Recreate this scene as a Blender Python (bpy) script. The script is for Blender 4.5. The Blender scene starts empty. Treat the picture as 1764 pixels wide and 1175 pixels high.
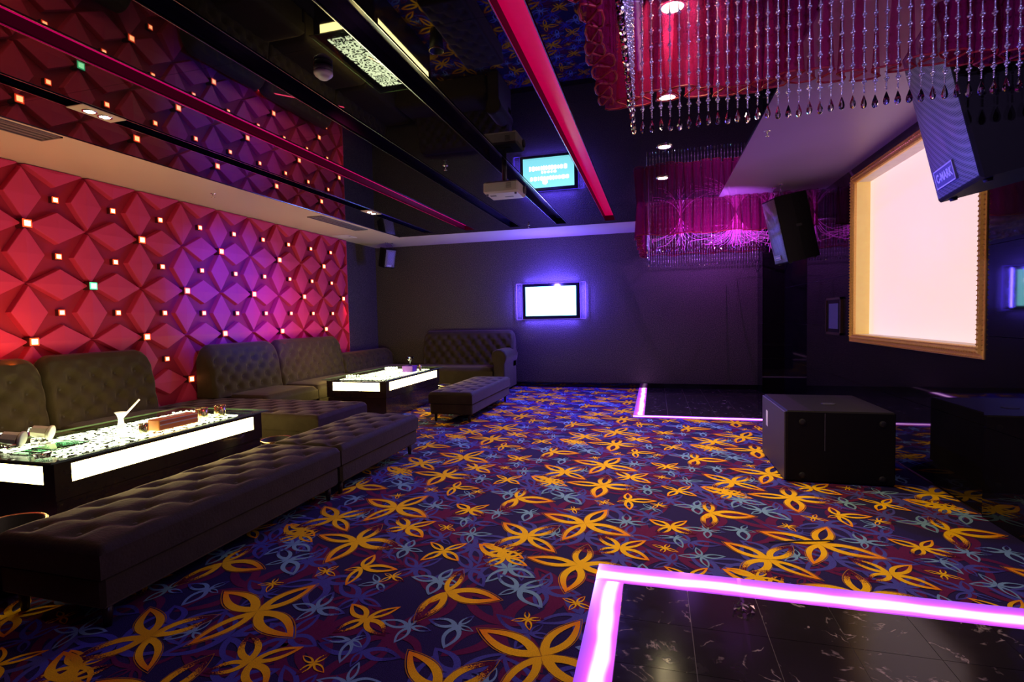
import bpy, bmesh, math, random
from math import sin, cos, pi, radians, sqrt, atan2, hypot
from mathutils import Matrix, Vector
random.seed(7)
C = bpy.context.scene.collection
sc = bpy.context.scene

# ------------------------------------------------------------------ camera
F_PX, YAW, PIT, ROL = 890.95, radians(15.473), radians(2.592), radians(1.183)
fwd = Vector((-sin(YAW)*cos(PIT), cos(YAW)*cos(PIT), -sin(PIT)))
rgt = Vector((cos(YAW), sin(YAW), 0))
dwn = fwd.cross(rgt)
r2 = rgt*cos(ROL) + dwn*sin(ROL)
d2 = -rgt*sin(ROL) + dwn*cos(ROL)
cam_data = bpy.data.cameras.new('camera')
cam_data.sensor_width = 36.0
cam_data.lens = F_PX/1764*36.0
cam_data.clip_start = 0.05
cam = bpy.data.objects.new('camera', cam_data)
C.objects.link(cam)
m = Matrix.Identity(4)
for i in range(3):
    m[i][0] = r2[i]; m[i][1] = -d2[i]; m[i][2] = -fwd[i]
m[0][3], m[1][3], m[2][3] = 0, 0, 1.55
cam.matrix_world = m
sc.camera = cam

# ------------------------------------------------------------------ world, exposure
w = bpy.data.worlds.new('world'); sc.world = w; w.use_nodes = True
w.node_tree.nodes['Background'].inputs[0].default_value = (0.05, 0.04, 0.07, 1)
w.node_tree.nodes['Background'].inputs[1].default_value = 0.02
sc.view_settings.view_transform = 'Standard'
sc.view_settings.look = 'None'
sc.view_settings.exposure = 0.0
sc.view_settings.gamma = 1.0
sc.view_settings.use_curve_mapping = False
sc.cycles.use_denoising = True
sc.cycles.max_bounces = 8
sc.cycles.glossy_bounces = 4
sc.cycles.transmission_bounces = 6
sc.cycles.transparent_max_bounces = 16
sc.cycles.caustics_reflective = False
sc.cycles.caustics_refractive = False
sc.cycles.sample_clamp_indirect = 4.0

# ------------------------------------------------------------------ lights of the room and added fills
def area(name, loc, aim, size, power, col, size_y=None, spread=180):
    l = bpy.data.lights.new(name, 'AREA'); l.energy = power; l.color = col
    l.shape = 'RECTANGLE' if size_y else 'SQUARE'; l.size = size
    if size_y: l.size_y = size_y
    l.spread = radians(spread)
    o = bpy.data.objects.new(name, l); C.objects.link(o); o.location = loc
    d = Vector(aim) - Vector(loc)
    o.rotation_euler = d.to_track_quat('-Z', 'Y').to_euler()
    return o
def spot(name, loc, aim, power, col, deg, blend=0.6, rad=0.02):
    l = bpy.data.lights.new(name, 'SPOT'); l.energy = power; l.color = col
    l.spot_size = radians(deg); l.spot_blend = blend; l.shadow_soft_size = rad
    o = bpy.data.objects.new(name, l); C.objects.link(o); o.location = loc
    d = Vector(aim) - Vector(loc)
    o.rotation_euler = d.to_track_quat('-Z', 'Y').to_euler()
    return o
def point(name, loc, power, col, rad=0.03):
    l = bpy.data.lights.new(name, 'POINT'); l.energy = power; l.color = col; l.shadow_soft_size = rad
    o = bpy.data.objects.new(name, l); C.objects.link(o); o.location = loc
    return o
WARM = (1.0, 0.72, 0.36)
CEIL = 3.285
SPOTS = [(0.11, 3.14), (0.11, 4.40), (0.11, 5.66), (0.11, 6.93)]
for k, (x, y) in enumerate(SPOTS):
    spot('downlight_beam', (x, y, CEIL-0.02), (x, y, 0), 60 if k == 0 else 135, WARM, 75 if k == 0 else 105, 0.9, 0.03)
for (x, y) in ((-4.355, 3.19), (-4.355, 3.31), (-4.355, 7.42), (-4.355, 7.54)):
    spot('downlight_beam', (x, y, CEIL-0.02), (x-0.2, y, 0), 25, (1.0, 0.78, 0.5), 95, 0.8, 0.03)
# added blue fills: area strips for the screen's halo, a point light for the wash
TVC = (-2.20, 11.23, 1.90)
for (dx, dz, sx_, sy_) in ((0, 0.42, 1.2, 0.03), (0, -0.42, 1.2, 0.03), (-0.66, 0, 0.03, 0.7), (0.66, 0, 0.03, 0.7)):
    x, z = TVC[0]+dx, TVC[2]+dz
    l = area('screen_halo_fill', (x, 11.13, z), (x+dx*0.6, 11.23, z+dz*0.9), sx_, 20, (0.10, 0.06, 1.0), sy_)
point('blue_wash_fill', (-2.15, 10.55, 2.25), 190, (0.10, 0.06, 1.0), 0.05)
spot('blue_floor_fill', (-1.2, 9.4, 3.2), (-1.1, 7.8, 0), 900, (0.14, 0.09, 1.0), 115, 0.9, 0.06)  # added spot without a fixture, washing carpet and bench blue
spot('violet_stage_light', (-1.9, 5.6, 3.1), (-6.4, 6.75, 1.95), 2600, (0.01, 0.04, 1.0), 34, 1.0, 0.06)
spot('magenta_stage_light', (-2.0, 6.6, 3.1), (-6.4, 7.9, 1.5), 420, (0.8, 0.0, 0.9), 30, 1.0, 0.06)
spot('red_wall_fill', (-2.4, 4.0, 3.15), (-6.4, 5.6, 1.8), 48, (1.0, 0.06, 0.14), 110, 0.7, 0.1)  # added general red fill for the relief wall, no fixture
area('red_wall_strip', (-6.20, 3.6, 1.16), (-6.42, 3.6, 1.9), 0.05, 22, (1.0, 0.14, 0.0), 2.9)
area('red_wall_strip', (-6.20, 7.5, 1.16), (-6.42, 7.5, 1.9), 0.05, 3, (1.0, 0.05, 0.15), 2.9)
area('red_edge_strip', (-6.25, 9.80, 1.6), (-6.42, 9.7, 1.5), 0.04, 1.2, (1.0, 0.10, 0.02), 1.3)
# added area lights above the table tops, throwing warm light at the red wall
for y in (3.5, 8.1):
    area('table_wall_fill', (-4.5, y, 0.64), (-5.6, y+0.3, 2.6), 0.5, 24, (1.0, 0.72, 0.30), 1.4)
# violet light inside the two chandeliers
point('chandelier_lamp', (0.55, 1.6, 2.7), 34, (0.50, 0.36, 1.0), 0.0)
point('chandelier_lamp', (1.5, 1.5, 2.7), 30, (0.50, 0.36, 1.0), 0.0)
point('chandelier_lamp', (0.5, 9.8, 3.02), 42, (0.40, 0.12, 1.0), 0.0)
point('chandelier_lamp', (1.36, 9.9, 3.02), 42, (0.62, 0.12, 1.0), 0.0)
spot('chandelier_bead_fill', (0.9, 7.4, 2.3), (0.9, 8.4, 2.95), 190, (0.55, 0.12, 1.0), 85, 0.8, 0.02)  # added unseen spot outside the far chandelier, makes its beads sparkle
spot('violet_soffit_fill', (0.6, 5.6, 0.6), (1.7, 5.7, 3.28), 75, (0.36, 0.08, 1.0), 75, 1.0, 0.1)  # added unseen uplight that tints the soffit violet
spot('blue_speaker_fill', (-0.2, 4.6, 1.0), (1.9, 3.5, 2.3), 480, (0.03, 0.03, 1.0), 36, 1.0, 0.05)  # added unseen spot that turns the near loudspeaker blue

# ------------------------------------------------------------------ node materials
_M = {}
def nt(name):
    mt = bpy.data.materials.new(name); mt.use_nodes = True
    t = mt.node_tree; b = t.nodes['Principled BSDF']
    _M[name] = mt
    return mt, t, b
def link(t, a, b): t.links.new(a, b)
def pmat(name, col, rough=0.5, metal=0.0, ior=1.5, spec=None, var=0.15, scale=12.0, sheen=0.0,
         emit=None, estr=0.0, trans=0.0, alpha=1.0, bump=0.0, bscale=None, coat=0.0, sheen_tint=None, rvar=0.0):
    mt, t, b = nt(name)
    co = t.nodes.new('ShaderNodeTexCoord')
    nz = t.nodes.new('ShaderNodeTexNoise'); nz.inputs['Scale'].default_value = scale; nz.inputs['Detail'].default_value = 4
    link(t, co.outputs['Object'], nz.inputs['Vector'])
    mx = t.nodes.new('ShaderNodeMix'); mx.data_type = 'RGBA'
    link(t, nz.outputs['Fac'], mx.inputs[0])
    c = list(col)[:3]
    mx.inputs[6].default_value = [min(1, v*(1-var)) for v in c]+[1]
    mx.inputs[7].default_value = [min(1, v*(1+var)) for v in c]+[1]
    link(t, mx.outputs[2], b.inputs['Base Color'])
    b.inputs['Roughness'].default_value = rough
    if rvar:
        mr = t.nodes.new('ShaderNodeMapRange'); mr.inputs[3].default_value = max(0, rough-rvar); mr.inputs[4].default_value = rough+rvar
        link(t, nz.outputs['Fac'], mr.inputs[0]); link(t, mr.outputs[0], b.inputs['Roughness'])
    b.inputs['Metallic'].default_value = metal
    b.inputs['IOR'].default_value = ior
    if spec is not None: b.inputs['Specular IOR Level'].default_value = spec
    b.inputs['Sheen Weight'].default_value = sheen
    if sheen:
        b.inputs['Sheen Roughness'].default_value = 0.35
        b.inputs['Sheen Tint'].default_value = (sheen_tint or (1, 1, 1)) + (1,)
    b.inputs['Transmission Weight'].default_value = trans
    b.inputs['Alpha'].default_value = alpha
    b.inputs['Coat Weight'].default_value = coat
    if emit:
        b.inputs['Emission Color'].default_value = tuple(emit)+(1,)
        b.inputs['Emission Strength'].default_value = estr
    if bump:
        bn = t.nodes.new('ShaderNodeTexNoise'); bn.inputs['Scale'].default_value = bscale or scale*6; bn.inputs['Detail'].default_value = 3
        link(t, co.outputs['Object'], bn.inputs['Vector'])
        bp = t.nodes.new('ShaderNodeBump'); bp.inputs['Strength'].default_value = bump; bp.inputs['Distance'].default_value = 0.01
        link(t, bn.outputs['Fac'], bp.inputs['Height']); link(t, bp.outputs[0], b.inputs['Normal'])
    return mt

M_mirror = pmat('black_mirror_glass', (0.004, 0.004, 0.006), 0.015, ior=1.50, var=0.3)
M_tileb = pmat('polished_black_tile', (0.006, 0.005, 0.006), 0.035, ior=1.48, var=0.5, scale=3)
M_slot = pmat('dark_slot_lining', (0.008, 0.006, 0.02), 0.12, ior=1.5)
M_slotred = pmat('red_lit_slot_panel', (0.4, 0.0, 0.05), 0.25, emit=(0.62, 0.0, 0.075), estr=0.62)
M_slotmar = pmat('maroon_glow_slot_side', (0.035, 0.0, 0.01), 0.45, spec=0.1, emit=(0.1, 0, 0.02), estr=0.12)  # faint emission puts the red panel's bounce into the slot sides
M_slotpurple = pmat('pink_led_slot_panel', (0.4, 0.0, 0.1), 0.25, emit=(0.7, 0.0, 0.13), estr=0.7)
M_trim = pmat('polished_metal_trim', (0.55, 0.55, 0.6), 0.18, metal=1.0)
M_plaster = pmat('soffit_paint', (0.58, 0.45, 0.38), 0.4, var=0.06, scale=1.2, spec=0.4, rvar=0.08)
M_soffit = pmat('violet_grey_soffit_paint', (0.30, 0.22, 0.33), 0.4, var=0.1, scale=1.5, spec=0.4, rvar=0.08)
M_wallp = None
M_darkwall = pmat('dark_plain_wall', (0.012, 0.011, 0.013), 0.7)
M_grout = pmat('grey_grout', (0.20, 0.17, 0.16), 0.7)
M_velvet = pmat('brown_velvet', (0.042, 0.031, 0.016), 0.75, sheen=0.42, sheen_tint=(0.66, 0.52, 0.32), var=0.35, scale=9, bump=0.25, bscale=60, spec=0.2)
M_velvet2 = pmat('velvet_button', (0.03, 0.02, 0.015), 0.7, sheen=0.4)
M_leg = pmat('dark_wood_leg', (0.02, 0.008, 0.006), 0.35)
M_redpanel = pmat('red_lacquer_relief', (0.52, 0.036, 0.115), 0.5, var=0.07, scale=2.5, bump=0.03, spec=0.25)
M_redbase = pmat('shade_dark_red_relief_ground', (0.30, 0.016, 0.05), 0.6, var=0.1, scale=2.5, spec=0.2)  # ground darkened to paint in the shade between the raised petals
M_housing = pmat('dark_lamp_housing', (0.06, 0.01, 0.01), 0.4)
M_lens = pmat('amber_led_lens', (1, 0.6, 0.3), 0.3, emit=(1.0, 0.40, 0.16), estr=8)
M_lensrim = pmat('red_led_rim', (1, 0.1, 0.05), 0.3, emit=(1.0, 0.05, 0.01), estr=2.5)
M_lensg = pmat('green_led_lens', (0.6, 1, 0.7), 0.3, emit=(0.30, 1.0, 0.45), estr=4.0)
M_lensgr = pmat('green_led_rim', (0.2, 1, 0.5), 0.3, emit=(0.05, 0.8, 0.35), estr=1.3)
M_tablebody = pmat('black_lacquer', (0.030, 0.018, 0.012), 0.22, coat=0.3)
M_panel = pmat('warm_light_panel', (1, 0.9, 0.6), 0.4, emit=(1.0, 0.80, 0.28), estr=15, var=0.02)
M_frost = pmat('frosted_inner', (0.8, 0.75, 0.6), 0.5)
M_gold = pmat('carved_gold', (0.95, 0.50, 0.13), 0.35, metal=0.45, var=0.3, scale=60)
M_spk = pmat('black_speaker_cabinet', (0.007, 0.006, 0.007), 0.6, spec=0.12, bump=0.1, bscale=200)
M_rubber = pmat('black_rubber', (0.008, 0.008, 0.008), 0.7)
M_white = pmat('white_plastic', (0.72, 0.68, 0.70), 0.4, var=0.03)
M_grey = pmat('grey_plastic', (0.12, 0.11, 0.13), 0.4)
M_chrome = pmat('chrome', (0.8, 0.8, 0.82), 0.1, metal=1)
M_bead = pmat('silvered_bead', (0.85, 0.78, 0.95), 0.17, metal=0.88, var=0.1)
M_goldcup = pmat('brushed_gold_cup', (0.72, 0.60, 0.30), 0.22, metal=0.9)
M_orange = pmat('orange_card', (0.85, 0.25, 0.05), 0.4)
M_purplebox = pmat('purple_card', (0.30, 0.08, 0.50), 0.4)
M_lamp = pmat('lit_downlight_lamp', (1, 0.9, 0.7), 0.3, emit=(1.0, 0.80, 0.42), estr=160)
M_binin = pmat('dark_bin_inside', (0.01, 0.01, 0.008), 0.5)
M_brass = pmat('brass_rim', (0.75, 0.52, 0.32), 0.25, metal=1)

def glass(name, col, rough=0.0, ior=1.45, mixa=0.0):
    mt, t, b = nt(name)
    b.inputs['Base Color'].default_value = tuple(col)+(1,)
    b.inputs['Roughness'].default_value = rough
    b.inputs['Transmission Weight'].default_value = 1.0
    b.inputs['IOR'].default_value = ior
    nz = t.nodes.new('ShaderNodeTexNoise'); nz.inputs['Scale'].default_value = 30
    mr = t.nodes.new('ShaderNodeMapRange'); mr.inputs[3].default_value = rough; mr.inputs[4].default_value = rough+0.02
    link(t, nz.outputs['Fac'], mr.inputs[0]); link(t, mr.outputs[0], b.inputs['Roughness'])
    return mt
M_crystal = glass('clear_crystal', (0.97, 0.95, 1.0), 0.0, 1.6)
M_glass = glass('clear_glass', (0.97, 0.99, 0.97), 0.0, 1.45)
M_gglass = glass('green_edge_glass', (0.45, 0.80, 0.60), 0.0, 1.5)

def tabletop_glass():
    # thin sheet of glass: see-through face with a mirror-like skin
    mt, t, b = nt('table_top_glass')
    t.nodes.remove(b); out = t.nodes['Material Output']
    tr = t.nodes.new('ShaderNodeBsdfTransparent'); tr.inputs[0].default_value = (0.86, 0.95, 0.88, 1)
    gl = t.nodes.new('ShaderNodeBsdfGlossy'); gl.inputs['Roughness'].default_value = 0.02
    fr = t.nodes.new('ShaderNodeFresnel'); fr.inputs[0].default_value = 1.45
    nz = t.nodes.new('ShaderNodeTexNoise'); nz.inputs['Scale'].default_value = 5
    mr = t.nodes.new('ShaderNodeMapRange'); mr.inputs[3].default_value = 0.01; mr.inputs[4].default_value = 0.04
    link(t, nz.outputs['Fac'], mr.inputs[0]); link(t, mr.outputs[0], gl.inputs['Roughness'])
    mx = t.nodes.new('ShaderNodeMixShader')
    ge = t.nodes.new('ShaderNodeNewGeometry'); iv = t.nodes.new('ShaderNodeMath'); iv.operation = 'SUBTRACT'; iv.inputs[0].default_value = 1.0
    link(t, ge.outputs['Backfacing'], iv.inputs[1])
    mu = t.nodes.new('ShaderNodeMath'); mu.operation = 'MULTIPLY'; link(t, fr.outputs[0], mu.inputs[0]); link(t, iv.outputs[0], mu.inputs[1])
    link(t, mu.outputs[0], mx.inputs[0]); link(t, tr.outputs[0], mx.inputs[1]); link(t, gl.outputs[0], mx.inputs[2])
    link(t, mx.outputs[0], out.inputs[0])
    return mt
M_ttglass = tabletop_glass()

def wallpaper():
    mt, t, b = nt('glitter_wallpaper')
    co = t.nodes.new('ShaderNodeTexCoord')
    v = t.nodes.new('ShaderNodeTexVoronoi'); v.inputs['Scale'].default_value = 55
    n2 = t.nodes.new('ShaderNodeTexNoise'); n2.inputs['Scale'].default_value = 70; n2.inputs['Detail'].default_value = 6
    link(t, co.outputs['Object'], v.inputs['Vector']); link(t, co.outputs['Object'], n2.inputs['Vector'])
    cr = t.nodes.new('ShaderNodeValToRGB')
    cr.color_ramp.elements[0].position = 0.42; cr.color_ramp.elements[0].color = (0.018, 0.014, 0.016, 1)
    cr.color_ramp.elements[1].position = 0.72; cr.color_ramp.elements[1].color = (0.15, 0.12, 0.10, 1)
    link(t, n2.outputs['Fac'], cr.inputs[0]); link(t, cr.outputs[0], b.inputs['Base Color'])
    bp = t.nodes.new('ShaderNodeBump'); bp.inputs['Strength'].default_value = 0.5; bp.inputs['Distance'].default_value = 0.01
    link(t, v.outputs['Distance'], bp.inputs['Height']); link(t, bp.outputs[0], b.inputs['Normal'])
    b.inputs['Roughness'].default_value = 0.5
    return mt
M_wallp = wallpaper()

def carpet_base():
    mt, t, b = nt('navy_carpet_pile')
    co = t.nodes.new('ShaderNodeTexCoord')
    n2 = t.nodes.new('ShaderNodeTexNoise'); n2.inputs['Scale'].default_value = 260; n2.inputs['Detail'].default_value = 3
    link(t, co.outputs['Object'], n2.inputs['Vector'])
    cr = t.nodes.new('ShaderNodeValToRGB')
    cr.color_ramp.elements[0].position = 0.3; cr.color_ramp.elements[0].color = (0.010, 0.006, 0.030, 1)
    cr.color_ramp.elements[1].position = 0.75; cr.color_ramp.elements[1].color = (0.040, 0.028, 0.105, 1)
    link(t, n2.outputs['Fac'], cr.inputs[0]); link(t, cr.outputs[0], b.inputs['Base Color'])
    b.inputs['Roughness'].default_value = 0.95; b.inputs['Specular IOR Level'].default_value = 0.1
    bp = t.nodes.new('ShaderNodeBump'); bp.inputs['Strength'].default_value = 0.6; bp.inputs['Distance'].default_value = 0.005
    link(t, n2.outputs['Fac'], bp.inputs['Height']); link(t, bp.outputs[0], b.inputs['Normal'])
    return mt
M_carpet = carpet_base()

def carpet_flower(name, inner, outer, fade):
    # the UV map holds (distance along the petal, how far this petal frays out)
    mt, t, b = nt(name)
    uv = t.nodes.new('ShaderNodeUVMap'); sx = t.nodes.new('ShaderNodeSeparateXYZ'); link(t, uv.outputs[0], sx.inputs[0])
    co = t.nodes.new('ShaderNodeTexCoord')
    nz = t.nodes.new('ShaderNodeTexNoise'); nz.inputs['Scale'].default_value = 170; nz.inputs['Detail'].default_value = 2
    link(t, co.outputs['Object'], nz.inputs['Vector'])
    mx = t.nodes.new('ShaderNodeMix'); mx.data_type = 'RGBA'
    mr = t.nodes.new('ShaderNodeMapRange'); mr.inputs[1].default_value = 0.45; mr.inputs[2].default_value = 1.0
    link(t, sx.outputs[0], mr.inputs[0]); link(t, mr.outputs[0], mx.inputs[0])
    mx.inputs[6].default_value = tuple(inner)+(1,); mx.inputs[7].default_value = tuple(outer)+(1,)
    # stipple
    a = t.nodes.new('ShaderNodeMath'); a.operation = 'MULTIPLY'; link(t, sx.outputs[0], a.inputs[0]); link(t, sx.outputs[1], a.inputs[1])
    s = t.nodes.new('ShaderNodeMath'); s.operation = 'ADD'; link(t, a.outputs[0], s.inputs[0]); link(t, nz.outputs['Fac'], s.inputs[1])
    g = t.nodes.new('ShaderNodeMapRange'); g.inputs[1].default_value = 1.06; g.inputs[2].default_value = 1.22
    link(t, s.outputs[0], g.inputs[0])
    m2 = t.nodes.new('ShaderNodeMix'); m2.data_type = 'RGBA'; link(t, g.outputs[0], m2.inputs[0])
    link(t, mx.outputs[2], m2.inputs[6]); m2.inputs[7].default_value = tuple(fade)+(1,)
    # pile grain
    m3 = t.nodes.new('ShaderNodeMix'); m3.data_type = 'RGBA'; m3.blend_type = 'MULTIPLY'; m3.inputs[0].default_value = 0.55
    n2 = t.nodes.new('ShaderNodeTexNoise'); n2.inputs['Scale'].default_value = 320; link(t, co.outputs['Object'], n2.inputs['Vector'])
    cr = t.nodes.new('ShaderNodeValToRGB'); cr.color_ramp.elements[0].position = 0.3; cr.color_ramp.elements[0].color = (0.35, 0.35, 0.35, 1)
    cr.color_ramp.elements[1].position = 0.6
    link(t, n2.outputs['Fac'], cr.inputs[0]); link(t, m2.outputs[2], m3.inputs[6]); link(t, cr.outputs[0], m3.inputs[7])
    link(t, m3.outputs[2], b.inputs['Base Color'])
    b.inputs['Roughness'].default_value = 0.95; b.inputs['Specular IOR Level'].default_value = 0.05
    return mt
M_fO = carpet_flower('orange_flower_pile', (1.0, 0.56, 0.010), (0.95, 0.24, 0.01), (0.10, 0.008, 0.03))
M_fT = carpet_flower('pale_blue_flower_pile', (0.20, 0.37, 0.46), (0.17, 0.29, 0.42), (0.07, 0.07, 0.26))
M_fB = carpet_flower('blue_flower_pile', (0.075, 0.075, 0.30), (0.07, 0.06, 0.26), (0.05, 0.04, 0.18))
M_fM = carpet_flower('maroon_flower_pile', (0.13, 0.016, 0.06), (0.13, 0.014, 0.055), (0.1, 0.01, 0.04))
M_fL = carpet_flower('flower_outline_pile', (0.50, 0.20, 0.02), (0.45, 0.18, 0.02), (0.4, 0.15, 0.02))

def marble():
    mt, t, b = nt('black_marble')
    co = t.nodes.new('ShaderNodeTexCoord')
    oi = t.nodes.new('ShaderNodeObjectInfo')
    ad = t.nodes.new('ShaderNodeVectorMath'); ad.operation = 'ADD'
    ml = t.nodes.new('ShaderNodeMath'); ml.operation = 'MULTIPLY'; ml.inputs[1].default_value = 37
    link(t, oi.outputs['Random'], ml.inputs[0]); link(t, co.outputs['Object'], ad.inputs[0]); link(t, ml.outputs[0], ad.inputs[1])
    n1 = t.nodes.new('ShaderNodeTexNoise'); n1.inputs['Scale'].default_value = 3.5; n1.inputs['Detail'].default_value = 7; n1.inputs['Distortion'].default_value = 0.9
    link(t, ad.outputs[0], n1.inputs['Vector'])
    cr = t.nodes.new('ShaderNodeValToRGB')
    e = cr.color_ramp.elements; e[0].position = 0.0; e[0].color = (0.010, 0.008, 0.008, 1); e[1].position = 1; e[1].color = (0.016, 0.013, 0.013, 1)
    for p, c in ((0.488, (0.020, 0.015, 0.014, 1)), (0.499, (0.42, 0.33, 0.25, 1)), (0.510, (0.020, 0.015, 0.014, 1))):
        x = e.new(p); x.color = c
    link(t, n1.outputs['Fac'], cr.inputs[0])
    n2 = t.nodes.new('ShaderNodeTexNoise'); n2.inputs['Scale'].default_value = 14; n2.inputs['Detail'].default_value = 6
    link(t, ad.outputs[0], n2.inputs['Vector'])
    mk = t.nodes.new('ShaderNodeMapRange'); mk.inputs[1].default_value = 0.5; mk.inputs[2].default_value = 0.62
    link(t, n2.outputs['Fac'], mk.inputs[0])
    mx = t.nodes.new('ShaderNodeMix'); mx.data_type = 'RGBA'; link(t, mk.outputs[0], mx.inputs[0])
    mx.inputs[6].default_value = (0.018, 0.014, 0.012, 1); link(t, cr.outputs[0], mx.inputs[7])
    link(t, mx.outputs[2], b.inputs['Base Color'])
    mr = t.nodes.new('ShaderNodeMapRange'); mr.inputs[3].default_value = 0.09; mr.inputs[4].default_value = 0.20
    link(t, n2.outputs['Fac'], mr.inputs[0]); link(t, mr.outputs[0], b.inputs['Roughness']); b.inputs['Specular IOR Level'].default_value = 0.22
    return mt
M_marble = marble()

def neon(name):
    # acrylic cover over a light tube: UV x runs across the strip, y along it
    mt, t, b = nt(name)
    uv = t.nodes.new('ShaderNodeUVMap'); sx = t.nodes.new('ShaderNodeSeparateXYZ'); link(t, uv.outputs[0], sx.inputs[0])
    co = t.nodes.new('ShaderNodeTexCoord')
    nz = t.nodes.new('ShaderNodeTexNoise'); nz.inputs['Scale'].default_value = 2.3; link(t, co.outputs['Object'], nz.inputs['Vector'])
    a = t.nodes.new('ShaderNodeMath'); a.operation = 'MULTIPLY_ADD'; link(t, nz.outputs['Fac'], a.inputs[0]); a.inputs[1].default_value = 0.36; link(t, sx.outputs[0], a.inputs[2])
    d = t.nodes.new('ShaderNodeMath'); d.operation = 'SUBTRACT'; link(t, a.outputs[0], d.inputs[0]); d.inputs[1].default_value = 0.80
    ab = t.nodes.new('ShaderNodeMath'); ab.operation = 'ABSOLUTE'; link(t, d.outputs[0], ab.inputs[0])
    cr = t.nodes.new('ShaderNodeValToRGB'); e = cr.color_ramp.elements
    e[0].position = 0.0; e[0].color = (1.0, 0.62, 1.0, 1)
    e[1].position = 0.62; e[1].color = (0.28, 0.05, 0.75, 1)
    for p, c in ((0.14, (1.0, 0.50, 1.0, 1)), (0.27, (0.95, 0.10, 1.0, 1)), (0.42, (0.60, 0.06, 0.95, 1))):
        x = e.new(p); x.color = c
    link(t, ab.outputs[0], cr.inputs[0])
    s = t.nodes.new('ShaderNodeMapRange'); s.inputs[1].default_value = 0.0; s.inputs[2].default_value = 0.3; s.inputs[3].default_value = 4.5; s.inputs[4].default_value = 0.95
    link(t, ab.outputs[0], s.inputs[0])
    link(t, cr.outputs[0], b.inputs['Emission Color']); link(t, s.outputs[0], b.inputs['Emission Strength'])
    b.inputs['Base Color'].default_value = (0.4, 0.2, 0.6, 1); b.inputs['Roughness'].default_value = 0.15
    return mt
M_neon = neon('violet_neon_strip')

def fret():
    # light box under the glass: cut-out scrolls that let the light through
    mt, t, b = nt('backlit_scroll_panel')
    co = t.nodes.new('ShaderNodeTexCoord')
    n = t.nodes.new('ShaderNodeTexNoise'); n.inputs['Scale'].default_value = 7; n.inputs['Detail'].default_value = 1
    link(t, co.outputs['Object'], n.inputs['Vector'])
    v = t.nodes.new('ShaderNodeTexVoronoi'); v.inputs['Scale'].default_value = 11; v.feature = 'F1'; v.inputs['Randomness'].default_value = 0.55
    mx0 = t.nodes.new('ShaderNodeMix'); mx0.data_type = 'VECTOR'; mx0.inputs[0].default_value = 0.06
    link(t, co.outputs['Object'], mx0.inputs[4]); link(t, n.outputs['Color'], mx0.inputs[5]); link(t, mx0.outputs[1], v.inputs['Vector'])
    sn = t.nodes.new('ShaderNodeMath'); sn.operation = 'SINE'
    ml = t.nodes.new('ShaderNodeMath'); ml.operation = 'MULTIPLY'; ml.inputs[1].default_value = 15
    link(t, v.outputs['Distance'], ml.inputs[0]); link(t, ml.outputs[0], sn.inputs[0])
    g = t.nodes.new('ShaderNodeMapRange'); g.inputs[1].default_value = -0.42; g.inputs[2].default_value = -0.2
    link(t, sn.outputs[0], g.inputs[0])
    s = t.nodes.new('ShaderNodeMath'); s.operation = 'MULTIPLY'; s.inputs[1].default_value = 10.0
    link(t, g.outputs[0], s.inputs[0]); link(t, s.outputs[0], b.inputs['Emission Strength'])
    b.inputs['Emission Color'].default_value = (1.0, 0.92, 0.62, 1)
    b.inputs['Base Color'].default_value = (0.02, 0.015, 0.01, 1)
    return mt
M_fret = fret()

def sheer(name, col, a):
    mt, t, b = nt(name)
    t.nodes.remove(b); out = t.nodes['Material Output']
    co = t.nodes.new('ShaderNodeTexCoord'); wv = t.nodes.new('ShaderNodeTexNoise'); wv.inputs['Scale'].default_value = 8
    link(t, co.outputs['Object'], wv.inputs['Vector'])
    tr = t.nodes.new('ShaderNodeBsdfTransparent'); tr.inputs[0].default_value = (1.0, 0.72, 0.78, 1)
    df = t.nodes.new('ShaderNodeBsdfDiffuse'); df.inputs[0].default_value = tuple(col)+(1,)
    tl = t.nodes.new('ShaderNodeBsdfTranslucent'); tl.inputs[0].default_value = tuple(col)+(1,)
    m1 = t.nodes.new('ShaderNodeMixShader'); m1.inputs[0].default_value = 0.5; link(t, df.outputs[0], m1.inputs[1]); link(t, tl.outputs[0], m1.inputs[2])
    mr = t.nodes.new('ShaderNodeMapRange'); mr.inputs[3].default_value = a-0.1; mr.inputs[4].default_value = a+0.1
    link(t, wv.outputs['Fac'], mr.inputs[0])
    m2 = t.nodes.new('ShaderNodeMixShader'); link(t, mr.outputs[0], m2.inputs[0]); link(t, tr.outputs[0], m2.inputs[1]); link(t, m1.outputs[0], m2.inputs[2])
    link(t, m2.outputs[0], out.inputs[0])
    return mt
M_sheer = sheer('crimson_organza', (0.36, 0.014, 0.13), 0.50)
M_hem = pmat('dark_red_piping', (0.30, 0.005, 0.015), 0.5)

def grille():
    mt, t, b = nt('perforated_steel_grille')
    co = t.nodes.new('ShaderNodeTexCoord')
    v = t.nodes.new('ShaderNodeTexVoronoi'); v.inputs['Scale'].default_value = 95; v.inputs['Randomness'].default_value = 0.0
    link(t, co.outputs['Object'], v.inputs['Vector'])
    cr = t.nodes.new('ShaderNodeValToRGB'); e = cr.color_ramp.elements
    e[0].position = 0.36; e[0].color = (0.002, 0.002, 0.002, 1); e[1].position = 0.5; e[1].color = (0.20, 0.18, 0.18, 1)
    link(t, v.outputs['Distance'], cr.inputs[0]); link(t, cr.outputs[0], b.inputs['Base Color'])
    b.inputs['Roughness'].default_value = 0.4
    return mt
M_grille = grille()
M_mark = pmat('white_badge_print', (0.75, 0.75, 0.8), 0.4)
M_badge = pmat('blue_grey_badge', (0.10, 0.10, 0.20), 0.4)

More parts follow.
